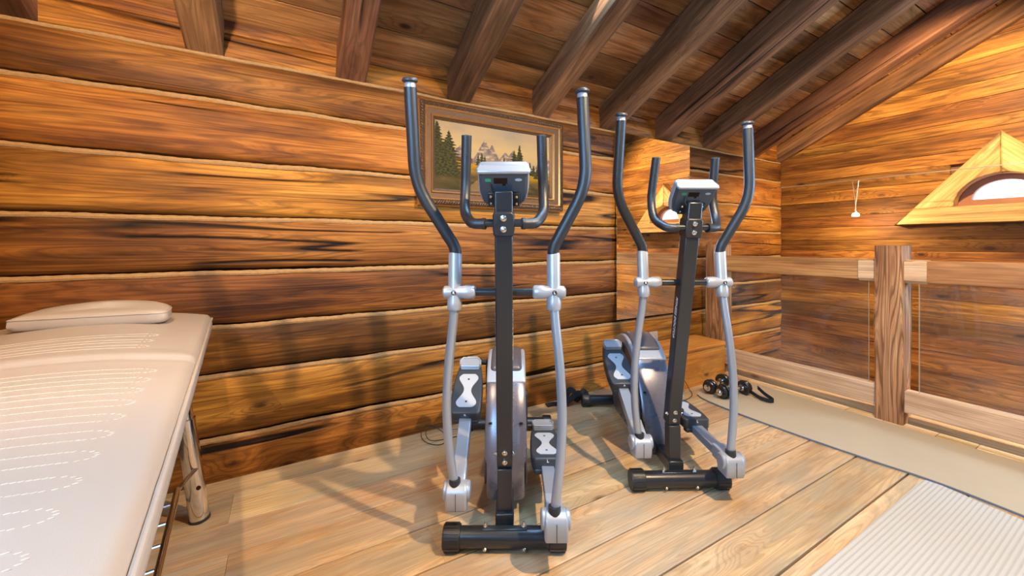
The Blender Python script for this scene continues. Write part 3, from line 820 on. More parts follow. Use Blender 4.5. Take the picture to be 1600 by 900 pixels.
mat_obj('yoga_mat', [(1.36, -.05), (1.36, .612), (2.405, .618), (2.447, .612), (2.452, .56), (2.40, .30), (2.385, -.05)][::-1], .0015, .0095, M['ribmat'], M['ribmat'], 'pale grey ribbed yoga mat lying at the right front of the floor')

# ------------------------------------------------------------------ dumbbells, band, straps, cables
def dumbbell(loc, rz, label, ra=.048, half_=.158):
    e = empty('dumbbell', loc, rz, label, 'dumbbell', 'dumbbells on the khaki mat')
    b = mb(); b.lathe([(.013, -half_), (.014, -half_ + .004), (.014, half_ - .004), (.013, half_)], (0, 0, ra), (1, 0, 0), 16)
    b.build('bar', M['chrome'], e)
    for s in (-1, 1):
        b = mb(); b.lathe([(.014, .066), (.021, .067), (.021, .076), (.014, .077)], (0, 0, ra), (s, 0, 0), 18); b.build('inner_collar', M['chrome'], e)
        b = mb()
        b.lathe([(.018, .078), (ra * .9, .080), (ra, .085), (ra, .100), (ra * .92, .104), (ra * .55, .105), (.014, .105)], (0, 0, ra), (s, 0, 0), 26)
        b.lathe([(.018, .106), (ra * .80, .107), (ra * .86, .111), (ra * .86, .123), (ra * .78, .127), (.014, .128)], (0, 0, ra), (s, 0, 0), 26)
        b.build('weight_plate', M['ironblack'], e)
        b = mb(); b.lathe([(.014, .129), (.023, .130), (.023, .144), (.014, .145)], (0, 0, ra), (s, 0, 0), 8); b.build('spinlock_collar', M['chrome'], e)
    return e
dumbbell((2.66, 1.722, .012), R(9), 'black and chrome dumbbell lying next to the bench on the khaki mat')
dumbbell((2.655, 1.592, .012), R(-7), 'black and chrome dumbbell in front of the other one, beside the rubber band')
rb = empty('resistance_band', (2.74, 1.475, .012), R(-4), 'flat black rubber band looped on the khaki mat beside the dumbbells', 'band')
b = mb()
P = smooth_path([V(p) for p in ((.03, .10, .03), (.01, .05, .026), (-.01, -.01, .02), (.0, -.06, .016), (.03, -.075, .016), (.05, -.05, .018), (.06, .0, .03), (.08, .06, .05))], 6)
vs = []
for i, p in enumerate(P):
    t = (P[min(i + 1, len(P) - 1)] - P[max(i - 1, 0)]).normalized(); s_ = V((0, 0, 1)); nn = t.cross(s_).normalized()
    for (a, c) in ((-.0018, -.012), (.0018, -.012), (.0018, .012), (-.0018, .012)): vs.append(p + nn * a + s_ * c)
fs = [(i * 4 + k, i * 4 + (k + 1) % 4, (i + 1) * 4 + (k + 1) % 4, (i + 1) * 4 + k) for i in range(len(P) - 1) for k in range(4)] + [(0, 1, 2, 3), tuple(len(vs) - 4 + k for k in range(4))]
b.add(vs, fs); b.build('band_loop', M['strap'], rb)

st = empty('nylon_strap', (1.62, 2.07, 0), R(-6), 'crumpled black nylon strap on the floor left of the right elliptical rear foot', 'strap')
def ribbon(name, pts, w, t, mat, parent, twist=0, sm=6):
    b = mb(); P = smooth_path([V(p[:3]) for p in pts], sm); W = []
    for i in range(len(P)):
        k = i / (len(P) - 1) * (len(pts) - 1); j = min(int(k), len(pts) - 2); f = k - j
        W.append(pts[j][3] * (1 - f) + pts[j + 1][3] * f)
    vs = []
    for i, p in enumerate(P):
        tt = (P[min(i + 1, len(P) - 1)] - P[max(i - 1, 0)]).normalized()
        side = tt.cross(V((0, 0, 1)));  side = side.normalized() if side.length > .05 else V((0, 1, 0))
        nn = side.cross(tt)
        d = (Matrix.Rotation(W[i], 3, tt) @ side)
        n2 = Matrix.Rotation(W[i], 3, tt) @ nn
        for (a, c) in ((-w / 2, -t / 2), (w / 2, -t / 2), (w / 2, t / 2), (-w / 2, t / 2)): vs.append(p + d * a + n2 * c)
    fs = [(i * 4 + k, i * 4 + (k + 1) % 4, (i + 1) * 4 + (k + 1) % 4, (i + 1) * 4 + k) for i in range(len(P) - 1) for k in range(4)] + [(3, 2, 1, 0), tuple(len(vs) - 4 + k for k in range(4))]
    b.add(vs, fs); return b.build(name, mat, parent)
ribbon('webbing', [(-.16, .02, .012, .2), (-.10, .025, .010, .1), (-.06, .0, .012, .5), (-.02, .01, .05, 1.2), (.02, .02, .085, .9), (.05, -.01, .05, .3), (.03, -.02, .02, .1), (.08, .0, .04, .8), (.12, .02, .06, 1.3), (.145, .01, .03, .8)], .036, .004, M['strap'], st)
ribbon('webbing', [(-.05, -.02, .015, .2), (0, -.025, .045, .8), (.05, -.02, .07, 1.4), (.10, -.015, .045, 1.0), (.13, -.01, .02, .3)], .036, .004, M['strap'], st)
b = mb(); b.box((.085, -.043, .052), (.022, .002, .012)); b.build('woven_label', M['white'], st)

cb = empty('power_cable', (.70, 2.04, 0), 0, 'thin black cable looping on the floor behind the left elliptical', 'cable')
b = mb(); b.tube([(.18, .02, .02), (.10, .06, .012), (.03, .10, .03), (-.03, .09, .05), (-.065, .05, .02), (-.05, -.01, .004), (.0, -.06, .004), (.05, -.03, .004), (.05, .03, .02), (.0, .06, .05), (-.04, .05, .03), (-.02, .0, .004), (.12, -.02, .004)], .0022, 6, sm=8)
b.build('cable', M['cord'], cb)
cb = empty('power_cable', (2.42, 1.79, 0), 0, 'thin black cable hanging down the bench front beside the right elliptical', 'cable')
b = mb(); b.tube([(-.02, .06, .16), (.03, .055, .10), (.075, .055, .05), (.09, .04, .008), (.06, .0, .004), (.0, -.04, .004), (-.10, -.06, .004), (-.2, -.05, .004)], .0022, 6, sm=8)
b.build('cable', M['cord'], cb)

# ------------------------------------------------------------------ massage table
TA = R(5.13)
tb = empty('massage_table', (-.27, 2.09, 0), TA, 'taupe leather massage table with chrome tube legs in the left corner', 'massage table')
TW, TLn = .60, 1.86
ZT = .752
def crown(u): # u 0 right edge .. 1 left edge
    q = (u - .5) * 2; return .034 * (1 - q * q)
def topz(x, y):
    u = min(1, max(0, -x / TW))
    z = ZT + crown(u)
    yc = -.80 - .10 * x / -.6 * 0 + (-.12 * -x) * -1
    d = y - (-.80 + .05 * (-x))
    z -= .010 * math.exp(-(d / .012) ** 2)
    z += .005 * math.exp(-((d - .04) / .04) ** 2)
    if d < 0: z -= .007 * (1 - math.exp(d / .02) * 1.0) - .004
    return z
b = mb()
nx, ny = 44, 150
prof = []
TH = .066
def edge_round(s): return s
grid = []
for j in range(ny + 1):
    y = -TLn * j / ny
    row = []
    ed = min(y + TLn, -y)
    for i in range(nx + 1):
        # denser near edges
        t = i / nx; s = .5 - .5 * math.cos(math.pi * t); x = -TW * s
        ex = min(-x, TW + x)
        r = .022
        drop = 0
        if ex < r: drop = r - math.sqrt(max(0, r * r - (r - ex) ** 2))
        d2 = 0
        if ed < r: d2 = r - math.sqrt(max(0, r * r - (r - ed) ** 2))
        row.append((x, y, topz(x, y) - max(drop, d2)))
    grid.append(row)
vs = [p for row in grid for p in row]
W1 = nx + 1
fs = [(j * W1 + i, (j + 1) * W1 + i, (j + 1) * W1 + i + 1, j * W1 + i + 1) for j in range(ny) for i in range(nx)]
b.add(vs, [f[::-1] for f in fs])
# skirt
loop = [(0, -TLn * j / ny) for j in range(ny + 1)] + [(-TW * k / 10, -TLn) for k in range(1, 11)] + [(-TW, -TLn * (1 - j / ny)) for j in range(1, ny + 1)] + [(-TW * (1 - k / 10), 0) for k in range(1, 10)]
n = len(loop); vs = []; lv = [(ZT - .018, .0), (ZT - .04, .004), (ZT - .060, .002), (ZT - .068, -.006), (ZT - .070, -.03)]
cx, cy = -TW / 2, -TLn / 2
for (z, o_) in lv:
    for (x, y) in loop:
        sx = (1 if x > cx else -1) if abs(abs(x - cx) - TW / 2) < 1e-6 else 0
        sy = (1 if y > cy else -1) if abs(abs(y - cy) - TLn / 2) < 1e-6 else 0
        vs.append((x + sx * o_, y + sy * o_, z + .0025 * noise.noise(V((x * 9, y * 9, z)))))
fs = [(k * n + i, k * n + (i + 1) % n, (k + 1) * n + (i + 1) % n, (k + 1) * n + i) for k in range(len(lv) - 1) for i in range(n)]
fs.append(tuple(range((len(lv) - 1) * n, len(lv) * n)))
b.add(vs, fs)
b.build('cushion', M['leather'], tb, angle=60)
# piping along the upper edge
b = mb(); P = [(.002, -.002 - (TLn - .004) * j / 80, ZT - .017 + .0015 * noise.noise(V((0, j * .4, 0)))) for j in range(81)]
b.tube(P, .0042, 8); b.build('piping', M['leather'], tb)
# stitching
def stitch_row(yc, xe, hw, xl, bb, slope=.01):
    pts = []
    n1 = 70
    for i in range(n1): 
        x = xl + (xe - hw - xl) * i / n1; pts.append((x, yc + hw))
    for k in range(9):
        a = math.pi / 2 - math.pi * k / 8; pts.append((xe - hw + 1.6 * hw * math.cos(a), yc + hw * math.sin(a)))
    for i in range(n1):
        x = xe - hw - (xe - hw - xl) * (i + 1) / n1; pts.append((x, yc - hw))
    for (x, y) in pts:
        y2 = y + slope * (-x - .1); z = topz(x, y2)
        bb.lathe([(.0003, -.003), (.0008, -.002), (.0008, .002), (.0003, .003)], (x, y2, z + .0002), (1, 0, 0), 5)
b = mb()
for i in range(15):
    stitch_row(-.905 - i * .0725, -.075 - .001 * i, .0165, -.535, b)
for yy in (-.585, -.50, -.66):
    stitch_row(yy, -.12, .016, -.5, b)
b.build('stitching', M['thread'], tb)
# frame under the cushion and legs
b = mb()
for x in (-.05, -TW + .05): b.box((x, -TLn / 2, ZT - .086), (.03, TLn - .1, .03))
for y in (-.06, -.9, -TLn + .06): b.box((-TW / 2, y, ZT - .086), (TW - .1, .03, .03))
b.build('under_frame', M['chrome'], tb, bevel=.003)
for (x, y, sx, sy) in ((-.065, -.185, .038, 0), (-TW + .03, -.185, -.005, 0), (-.055, -1.62, .038, 0), (-TW + .055, -1.62, -.038, 0)):
    top = V((x - sx * 1.0, y, ZT - .075)); ft = V((x + sx, y, 0.0))
    lg = mb(); d = (ft - top)
    lg.tube([top, top + d * .5], .0265, 20); lg.tube([top + d * .42, top + d * .987], .0315, 22)
    leg = lg.build('leg', M['chrome'], tb)
    f_ = mb(); f_.tube([top + d * .985, top + d * .9999], .0335, 20); f_.build('foot_cap', M['blackplastic'], leg)
    if sx > 0:
        f_ = mb(); q = top + d * .80; f_.lathe([(.0075, 0), (.0075, .0035), (.004, .0036)], q + V((.012, -.0285, 0)), (.4, -.92, 0), 12); f_.build('peg_hole', M['gap'], leg)
b = mb()
P0, P1 = V((-.080, -.33, .205)), V((-.080, -1.55, .205))
b.tube([P0, P1], .0095, 12); b.tube([(-TW + .08, -.33, .205), (-TW + .08, -1.55, .205)], .0095, 12)
for i in range(11): 
    y = -.42 - i * .105; b.tube([(-.08, y, .205), (-TW + .08, y, .205)], .0045, 8)
for (x, s_) in ((-.080, 1), (-TW + .08, -1)):
    b.tube([(x, -.33, .205), (x + s_ * .045, -.2, .205)], .0075, 8); b.tube([(x, -1.55, .205), (x + s_ * .045, -1.61, .205)], .0075, 8)
b.build('shelf_rack', M['chrome'], tb)
# pillow
pl = empty('head_pillow', (-.540, 1.865, .787), R(-6), 'half moon shaped taupe pillow lying on the head end of the massage table', 'pillow')
outl = [(p_[0] * .965, p_[1]) for p_ in [(-.197, -.072), (-.1, -.073), (.0, -.073), (.1, -.073), (.192, -.073), (.2, -.03), (.185, .03), (.14, .085), (.07, .118), (0, .128), (-.07, .122), (-.14, .098), (-.185, .05), (-.2, -.01)]]
ol = [p.xy for p in smooth_path([V((*p, 0)) for p in outl + [outl[0]]], 4)][:-1]
b = mb(); n = len(ol); vs = []
lay = [(.93, 0), (.985, .006), (1.0, .018), (.992, .036), (.955, .046), (.85, .052), (.6, .056), (.3, .058), (.02, .059)]
for (s_, h) in lay:
    for p in ol:
        zz_ = h * (1 + .22 * (p[1] / .13)) - .030 + (.03 * (1 - s_) * 0)
        vs.append((p[0] * s_, .01 + (p[1] - .01) * s_, zz_ + .022))
fs = [(k * n + i, k * n + (i + 1) % n, (k + 1) * n + (i + 1) % n, (k + 1) * n + i) for k in range(len(lay) - 1) for i in range(n)]
fs += [tuple(reversed(range(n))), tuple(range((len(lay) - 1) * n, len(lay) * n))]
b.add(vs, [f[::-1] for f in fs][:0] + fs); b.build('pillow_body', M['leather'], pl, angle=70)
b = mb(); b.tube([(p[0] * .99, .01 + (p[1] - .01) * .99, .0395 * (1 + .22 * (p[1] / .13)) - .008) for p in ol] + [(ol[0][0] * .99, .01 + (ol[0][1] - .01) * .99, .0395 * (1 + .22 * (ol[0][1] / .13)) - .008)], .0022, 6)
b.build('piping', M['leather'], pl)

# ------------------------------------------------------------------ elliptical trainer (local: x right, y towards the rider, z up)
def make_elliptical():
    el = empty('elliptical_trainer', (0, 0, 0), 0)
    X, Y, Z = V((1, 0, 0)), V((0, 1, 0)), V((0, 0, 1))
    # --- stabilisers
    def stab(name, yc, half_, zc, r, cap):
        b = mb(); b.tube([(-half_ + .03, yc, zc), (half_ - .03, yc, zc)], r, 24); s = b.build(name, M['steel'], el)
        for sg in (-1, 1):
            b = mb(); n = 36; prof = [(r + .0005, half_ - cap), (zc - .001, half_ - cap + .002), (zc, half_ - cap + .006), (zc, half_ - .008), (zc * .93, half_ - .002), (zc * .6, half_)]
            b.lathe(prof, (0, yc, zc), (sg, 0, 0), n)
            for k in range(14):
                a = 2 * math.pi * k / 14
                c = V((sg * (half_ - cap / 2), yc + math.cos(a) * zc * .985, zc + math.sin(a) * zc * .985))
                b.box(c, (cap * .8, .0085, .0055), Matrix.Rotation(a + math.pi / 2, 3, 'X') )
            b.build('end_cap', M['blackplastic'], s, angle=30)
        return s
    fs_ = stab('front_stabilizer', .028, .212, .041, .0335, .062)
    stab('rear_stabilizer', .90, .246, .040, .031, .05)
    b = mb()
    b.prism([(-.078, -.012), (.078, -.012), (.078, .012), (-.078, .012)], (0, .026, .0752), X, Y, Z, -.004, .001)
    b.build('saddle_plate', M['steel'], el, bevel=.003)
    for x in (-.066, .066):
        b = mb(); b.lathe([(.0055, 0), (.0055, .016), (.004, .02), (.0015, .021)], (x, .026, .074), Z, 10); b.lathe([(.008, 0), (.008, .006)], (x, .026, .075), Z, 6); b.build('carriage_bolt', M['bolt'], el)
        b = mb(); b.lathe([(.007, 0), (.0055, .004), (.001, .0055)], (x, -.003, .022), (0, -1, -.3), 10); b.build('carriage_bolt', M['bolt'], el)
    # --- frame rail and mast
    b = mb()
    b.box((0, .48, .078), (.064, .86, .05))
    b.build('main_rail', M['steel'], el, bevel=.004)
    b = mb(); b.box((0, .091, .160), (.052, .05, .18)); b.build('mast_stub', M['steel'], el, bevel=.003)
    b = mb(); b.box((0, .091, .0735), (.066, .062, .012)); b.build('weld_plate', M['steel'], el, bevel=.004)
    md = V((0, -.168, .80)).normalized()         # mast leans to the front
    def mastp(z, f=0):                           # front face point at height z
        return V((0, .066 - (z - .30) * .21, z))
    mn = md.cross(X).normalized()                # thickness direction
    if mn.y < 0: mn = -mn
    p0, p1 = mastp(.248), mastp(1.212)
    L = (p1 - p0).length; ml = (p1 - p0).normalized()
    sec = [(-.0285, 0), (.0285, 0), (.0285, .054), (-.0285, .054)]
    b = mb(); b.prism(sec, p0, X, mn, ml, 0, L); ms = b.build('mast', M['steel'], el, bevel=.005)
    for z in (.312, .274):
        q = mastp(z); b = mb(); b.lathe([(.0095, 0), (.0095, .003), (.0065, .0035), (.0065, .0095), (.003, .0115)], q, -mn, 10); b.build('bolt', M['bolt'], el)
    for s in (-1, 1):
        q = mastp(.30) + mn * .012 + X * s * .028; b = mb(); b.lathe([(.0085, 0), (.0085, .003), (.0055, .004), (.003, .010)], q, X * s, 10); b.build('bolt', M['bolt'], el)
        mid = (mastp(.735) + mn * .026) + X * s * .0288
        dn_ = -ml; up_ = -mn
        if s < 0: text_obj('lettering', 'FITNESS DOCTOR', .0225, M['white'], el, mid, dn_, up_, shear=.25)
        else: text_obj('lettering', 'FITNESS DOCTOR', .0225, M['white'], el, mid, ml, up_, shear=.25)
    # --- axle + swing arms
    b = mb(); b.tube([(-.118, -.013, .889), (.118, -.013, .889)], .0135, 18); b.build('axle', M['steel'], el)
    arms = {
        -1: dict(low=[(-.166, -.013, .850), (-.172, -.008, .78), (-.188, .004, .64), (-.1965, .014, .50), (-.192, .024, .37), (-.180, .030, .27), (-.171, .032, .205)],
                 up=[(-.165, .006, .985), (-.164, .004, 1.035), (-.290, -.042, 1.245), (-.290, -.106, 1.535)]),
        1: dict(low=[(.166, -.013, .850), (.171, -.020, .78), (.183, -.038, .64), (.188, -.054, .50), (.182, -.067, .37), (.170, -.075, .27), (.160, -.079, .185)],
                up=[(.165, .006, .985), (.164, .002, 1.035), (.270, -.035, 1.240), (.256, -.042, 1.525)])}
    for s in (-1, 1):
        A_ = arms[s]
        b = mb(); b.tube(A_['low'], .0153, 18, sm=5); b.build('swing_arm', M['silverm'], el)
        b = mb()
        b.lathe([(.0205, .0), (.0235, .006), (.0245, .02), (.0245, .028), (.022, .06), (.0225, .10), (.0225, .185), (.021, .192), (.017, .193)], (s * .166, -.013 + .0, .828), V((0, .10, 1)), 24)
        b.lathe([(.014, .094), (.0195, .097), (.0225, .102), (.0235, .128), (.021, .140), (.019, .152), (.0195, .172), (.0215, .190), (.0205, .199), (.013, .205), (.002, .2065)], (0, -.013, .889), X * s, 24)
        h = b.build('pivot_hub', M['silver'], el)
        b = mb(); b.lathe([(.0078, 0), (.0078, .0022), (.007, .0028)], (s * .166, -.0345, .889), (0, -1, 0), 18); b.build('badge', M['blackplastic'], h)
        text_obj('badge_letter', 'R' if s < 0 else 'L', .0125, M['white'], h, (s * .166, -.0376, .889), X, Z, bold=.0003)
        up = fillet(A_['up'], .075, 8)
        b = mb(); b.tube(up, .0198, 20); g = b.build('moving_handle', M['foam'], el)
        e_ = V(A_['up'][-1]); d_ = (e_ - V(A_['up'][-2])).normalized()
        b = mb(); b.lathe([(.0165, -.004), (.0165, .016), (.015, .018)], e_, d_, 18); b.build('grip_collar', M['silver'], g)
        b = mb(); b.lathe([(.014, .014), (.022, .016), (.0245, .019), (.0245, .023), (.021, .028), (.006, .030)], e_, d_, 22); b.build('end_plug', M['pedal'], g)
    # --- fixed handlebar
    b = mb(); b.tube([(-.09, -.095, 1.115), (.09, -.095, 1.115)], .0125, 16); b.build('fixed_handlebar', M['steel'], el)
    for s in (-1, 1):
        pth = fillet([(s * .060, -.098, 1.113), (s * .100, -.088, 1.113), (s * .132, -.028, 1.150), (s * .131, .004, 1.235), (s * .123, -.036, 1.402)], .045, 7)
        b = mb(); b.tube(pth, .0168, 18); g = b.build('fixed_grip', M['foam'], el)
        b = mb(); b.tube([(s * .057, -.0985, 1.113), (s * .066, -.0965, 1.113)], .0185, 18); b.build('grip_ring', M['blackplastic'], g)
        e_ = V((s * .123, -.036, 1.402)); d_ = V((-s * .008, -.04, .167)).normalized()
        b = mb(); b.lathe([(.0165, -.002), (.0172, .001), (.0165, .004), (.003, .006)], e_, d_, 18); b.build('end_plug', M['pedal'], g)
        q = e_ - d_ * .062 + V((0, -.0168, 0)); b = mb(); b.lathe([(.0062, -.002), (.0062, .0012), (.0042, .0014), (.003, -.0005)], q, (0, -1, -.2), 14); b.build('screw', M['pedal'], g)
    # clamp
    b = mb(); c0 = mastp(1.085) - mn * .004
    b.prism([(-.031, -.012), (.031, -.012), (.034, .01), (.034, .055), (.026, .066), (-.026, .066), (-.034, .055), (-.034, .01)], c0, X, ml, mn, -.003, .062)
    b.build('handlebar_clamp', M['blackplastic'], el, bevel=.005)
    for z in (1.130, 1.096):
        q = mastp(z) - mn * .007; b = mb(); b.lathe([(.010, 0), (.010, .002), (.0068, .003), (.0068, .008), (.003, .010)], q, -mn, 10); b.build('bolt', M['bolt'], el)
    # --- console (back faces the camera)
    bo = V((0, -.060, 1.172)); to = V((0, -.146, 1.268)); cv_ = (to - bo).normalized(); ch = (to - bo).length
    cn = V((0, 1, 0)) - cv_ * cv_.y; cn.normalize()
    con = None
    b = mb()
    b.prism([(-.052, 0), (.052, 0), (.066, .014), (.0745, .05), (.076, ch), (-.076, ch), (-.0745, .05), (-.066, .014)], bo, X, cv_, cn, .0, .045)
    con = b.build('console', M['console'], el, bevel=.010, segs=3)
    b = mb()
    b.prism([(-.052, -.010), (.052, -.010), (.074, .008), (.080, .05), (.080, ch + .0), (.066, ch + .006), (-.066, ch + .006), (-.080, ch + .0), (-.080, .05), (-.074, .008)], bo, X, cv_, cn, .024, .052)
    b.build('bezel', M['silver'], con, bevel=.008, segs=3)
    # thick silver top lip
    b = mb()
    b.prism([(-.078, -.006), (.078, -.006), (.083, .008), (.070, .052), (-.070, .052), (-.083, .008)], bo + cv_ * (ch - .008) + cn * .0, X, cn, cv_, 0, .012)
    b.build('top_lip', M['silver'], con, bevel=.004)
    b = mb(); b.prism([(-.050, 0), (.050, 0), (.050, .052), (-.050, .052)], bo + cv_ * .002, X, cv_, cn, -.006, .0); 
    b.build('mounting_bracket', M['steel'], con, bevel=.002)
    for (x, h) in ((-.040, .014), (.040, .014), (-.040, .040), (.040, .040)):
        q = bo + X * x + cv_ * h - cn * .006; b = mb(); b.lathe([(.0052, 0), (.0045, .003), (.001, .0042)], q, -cn, 10); b.build('screw', M['bolt'], con)
    b = mb(); b.prism([(-.030, .085), (.012, .085), (.012, .105), (-.030, .105)], bo, X, cv_, cn, -.0008, .0006); b.prism([(-.004, .078), (.006, .078), (.006, .09), (-.004, .09)], bo, X, cv_, cn, -.001, .0006); b.build('cable_port', M['gap'], con)
    b = mb(); b.prism([(-.056, .092), (-.038, .092), (-.038, .103), (-.056, .103)], bo, X, cv_, cn, -.001, .0006); b.build('green_sticker', M['green'], con)
    b = mb(); b.prism([(.046 + .011 * math.cos(t * .5236), .099 + .005 * math.sin(t * .5236)) for t in range(12)], bo, X, cv_, cn, -.001, .0006); b.build('oval_sticker', M['pad'], con)
    b = mb(); b.tube([bo + X * -.04 + cv_ * .085 - cn * .003, bo + X * -.035 + cv_ * .06 - cn * .012, bo + X * -.01 + cv_ * .045 - cn * .018, bo + X * .02 + cv_ * .015 - cn * .018, bo + X * .034 + V((0, .0, -.03)) - cn * .010], .0024, 8, sm=6); b.build('sensor_cable', M['cord'], con)
    # --- flywheel shroud
    prof = [(.205, .055), (.205, .13), (.222, .20), (.245, .27), (.280, .345), (.325, .415), (.378, .472), (.44, .515), (.52, .538), (.60, .530), (.68, .498), (.745, .445), (.788, .38), (.808, .30), (.805, .22), (.78, .14), (.74, .085), (.70, .055)]
    pp = [p.xy for p in smooth_path([V((*p, 0)) for p in prof], 3)]
    b = mb(); n = len(pp); vs = []
    cx_, cz_ = .53, .28
    lay = [(-.079, .90), (-.083, .945), (-.0815, .975), (-.072, .995), (-.045, 1.008), (0, 1.012), (.045, 1.008), (.072, .995), (.0815, .975), (.083, .945), (.079, .90)]
    for (x, s_) in lay:
        for p in pp:
            zz_ = cz_ + (p[1] - cz_) * s_; taper = .90 if p[1] < .185 and p[0] < .5 else 1
            vs.append((x * taper, cx_ + (p[0] - cx_) * s_, max(.052, zz_)))
    fs = [(k * n + i, k * n + (i + 1) % n, (k + 1) * n + (i + 1) % n, (k + 1) * n + i) for k in range(len(lay) - 1) for i in range(n)]
    fs += [tuple(reversed(range(n))), tuple(range((len(lay) - 1) * n, len(lay) * n))]
    b.add(vs, fs); sh = b.build('flywheel_shroud', M['shroud'], el, angle=30)
    # dark side discs
    for s in (-1, 1):
        b = mb(); dp = [(cx_ + (p[0] - cx_) * .86, cz_ + (p[1] - cz_) * .86) for p in pp]
        b.prism(dp, (0, 0, 0), Y, Z, X * s, .076, .0855); b.build('side_cover', M['shrouddark'], sh, bevel=.004)
    # band and dark top cover
    def crest(name, i0, i1, grow, wx, mat, bev=.008):
        sub_ = pp[i0:i1 + 1]
        outer = [(cx_ + (p[0] - cx_) * (1 + grow), cz_ + (p[1] - cz_) * (1 + grow)) for p in sub_]
        inner = [(cx_ + (p[0] - cx_) * .80, cz_ + (p[1] - cz_) * .80) for p in sub_]
        b = mb(); b.prism(outer + inner[::-1], (0, 0, 0), Y, Z, X, -wx, wx); return b.build(name, mat, sh, bevel=bev, segs=3)
    crest('trim_band', 17, 40, .024, .0845, M['silver'])
    crest('top_cover', 19, 38, .068, .070, M['shrouddark'], .018)
    for (x, y_, z_) in ((-.0625, .268, .325), (.0625, .268, .325)):
        b = mb(); b.box((x, y_ - .004, z_), (.012, .008, .006)); b.build('screw_recess', M['gap'], sh)
    # --- cranks, beams, pedals
    cc = V((0, .55, .33))
    for s, yb_, zb_, pin in ((-1, .032, .200, V((0, .548, .487))), (1, -.079, .178, V((0, .556, .180)))):
        xo = s * .164
        b = mb(); d_ = (pin - cc); 
        b.tube([cc + X * s * .087, cc + X * s * .098], .028, 18)
        perp = X.cross(d_.normalized())
        c1 = cc + d_ * .5
        b.prism([(-.015, -.015), (.015, -.015), (.013, d_.length + .015), (-.013, d_.length + .015)], cc, perp, d_.normalized(), X * s, .090, .099)
        b.build('crank_arm', M['steel'], el, bevel=.004)
        b = mb(); b.tube([pin + X * s * .096, pin + X * s * .150], .0115, 16); b.tube([pin + X * s * .120, pin + X * s * .185], .0205, 18); b.build('crank_pin', M['blackplastic'], el)
        brk = V((xo, yb_, zb_)); pe = pin + X * xo
        a_ = (pe - brk); Ln = a_.length; a_.normalize(); nu = X.cross(a_).normalized(); 
        if nu.z < 0: nu = -nu
        b = mb(); b.prism([(-.0245, -.026), (.0245, -.026), (.0245, .012), (-.0245, .012)], brk, X, nu, a_, .03, Ln + .03); b.build('pedal_beam', M['silverm'], el, bevel=.004)
        # bracket
        bot = brk.z - (.169 if s < 0 else .146) if False else .052
        rr = .040
        pr = [(rr * math.cos(t), rr * math.sin(t) * .9) for t in [math.pi * k / 10 for k in range(11)]] + [(-rr * .98, -bot * .6), (-rr * .80, -bot), (rr * .9, -bot), (rr, -bot * .6)]
        b = mb(); b.prism(pr, brk + V((0, 0, -.005)), Y, Z, X, -.0365, .0365)
        bk = b.build('beam_bracket', M['silver'], el, bevel=.007, segs=3)
        b = mb(); b.prism([(-.028, -.032), (.028, -.032), (.028, .024), (-.028, .024)], brk, X, nu, a_, .02, .095); b.build('sleeve', M['silver'], bk, bevel=.005)
        for q in (-1, 1):
            b = mb(); b.lathe([(.031, .034), (.031, .042), (.027, .046), (.01, .048)], brk + V((0, 0, .0)), X * q, 20); b.build('pivot_cap', M['silver'], bk)
        low_end = V(arms[s]['low'][-1])
        b = mb(); b.tube([low_end + V((0, -.008, -.010)), low_end + V((0, -.004, .036))], [.0215, .0195], 20); b.build('socket_ring', M['blackplastic'], bk)
        b = mb(); b.box(brk + V((0, -rr - .0005, -.02)), (.0012, .002, .06)); b.build('seam', M['gap'], bk)
        # pedal platform along the beam
        po = brk + a_ * .275 + nu * .012
        PLn = .275
        outl_ = [(-.050, .0), (.050, .0), (.060, .012), (.063, .07), (.062, .15), (.055, .22), (.048, .255), (.045, PLn), (-.045, PLn), (-.048, .255), (-.056, .22), (-.064, .15), (-.066, .07), (-.061, .012)]
        if s > 0: outl_ = [(-x, y_) for (x, y_) in outl_][::-1]
        b = mb(); b.prism(outl_, po, X, a_, nu, -.018, .030)
        b.prism([(-.052, -.002), (.052, -.002), (.056, .03), (-.056, .03)], po, X, a_, nu, -.034, -.012)
        pd = b.build('pedal', M['pedal'], el, bevel=.007, segs=3)
        hg = []
        for k in range(40):
            t = 2 * math.pi * k / 40; u_ = math.cos(t); w_ = math.sin(t)
            wd = .021 + .024 * abs(u_) ** 1.6
            hg.append((w_ * wd * 1.0 * (1 if abs(w_) < 1 else 1), .112 + u_ * .096))
        hg = []
        for k in range(24):
            y_ = .020 + .19 * k / 23; q = (k / 23 - .5) * 2
            wdt = (.0155 + .0300 * math.sin(min(1, abs(q) * 1.25) * math.pi * .5) ** 2) * math.sqrt(max(0, 1 - max(0, (abs(q) - .55) / .45) ** 2))
            hg.append((wdt, y_))
        poly = [(w_, y_) for w_, y_ in hg if w_ > .001]; poly = poly + [(-w_, y_) for w_, y_ in poly[::-1]]
        b = mb(); b.prism(poly, po, X, a_, nu, .0295, .0335); b.build('foot_pad', M['pad'], pd, bevel=.001)
        for yy in (.055, .172):
            b = mb(); b.lathe([(.005, 0), (.0045, .001), (.001, .0012)], po + a_ * yy + nu * .0335, nu, 10); b.build('screw', M['pedal'], pd)
        b = mb()
        b.prism([(-.043, PLn - .040), (.043, PLn - .040), (.046, PLn - .012), (.034, PLn + .006), (-.034, PLn + .006), (-.046, PLn - .012)], po, X, a_, nu, .024, .050)
        for hh in (.034, .043, .0515):
            b.tube([po + X * p[0] + a_ * p[1] + nu * hh for p in ((-.043, PLn - .036), (-.046, PLn - .012), (-.033, PLn + .006), (.033, PLn + .006), (.046, PLn - .012), (.043, PLn - .036))], .0040, 8)
            b.tube([po + X * p[0] + a_ * p[1] + nu * (hh - .005) for p in ((-.040, PLn - .040), (.040, PLn - .040))], .0035, 8)
        b.build('heel_guard', M['silver'], pd)
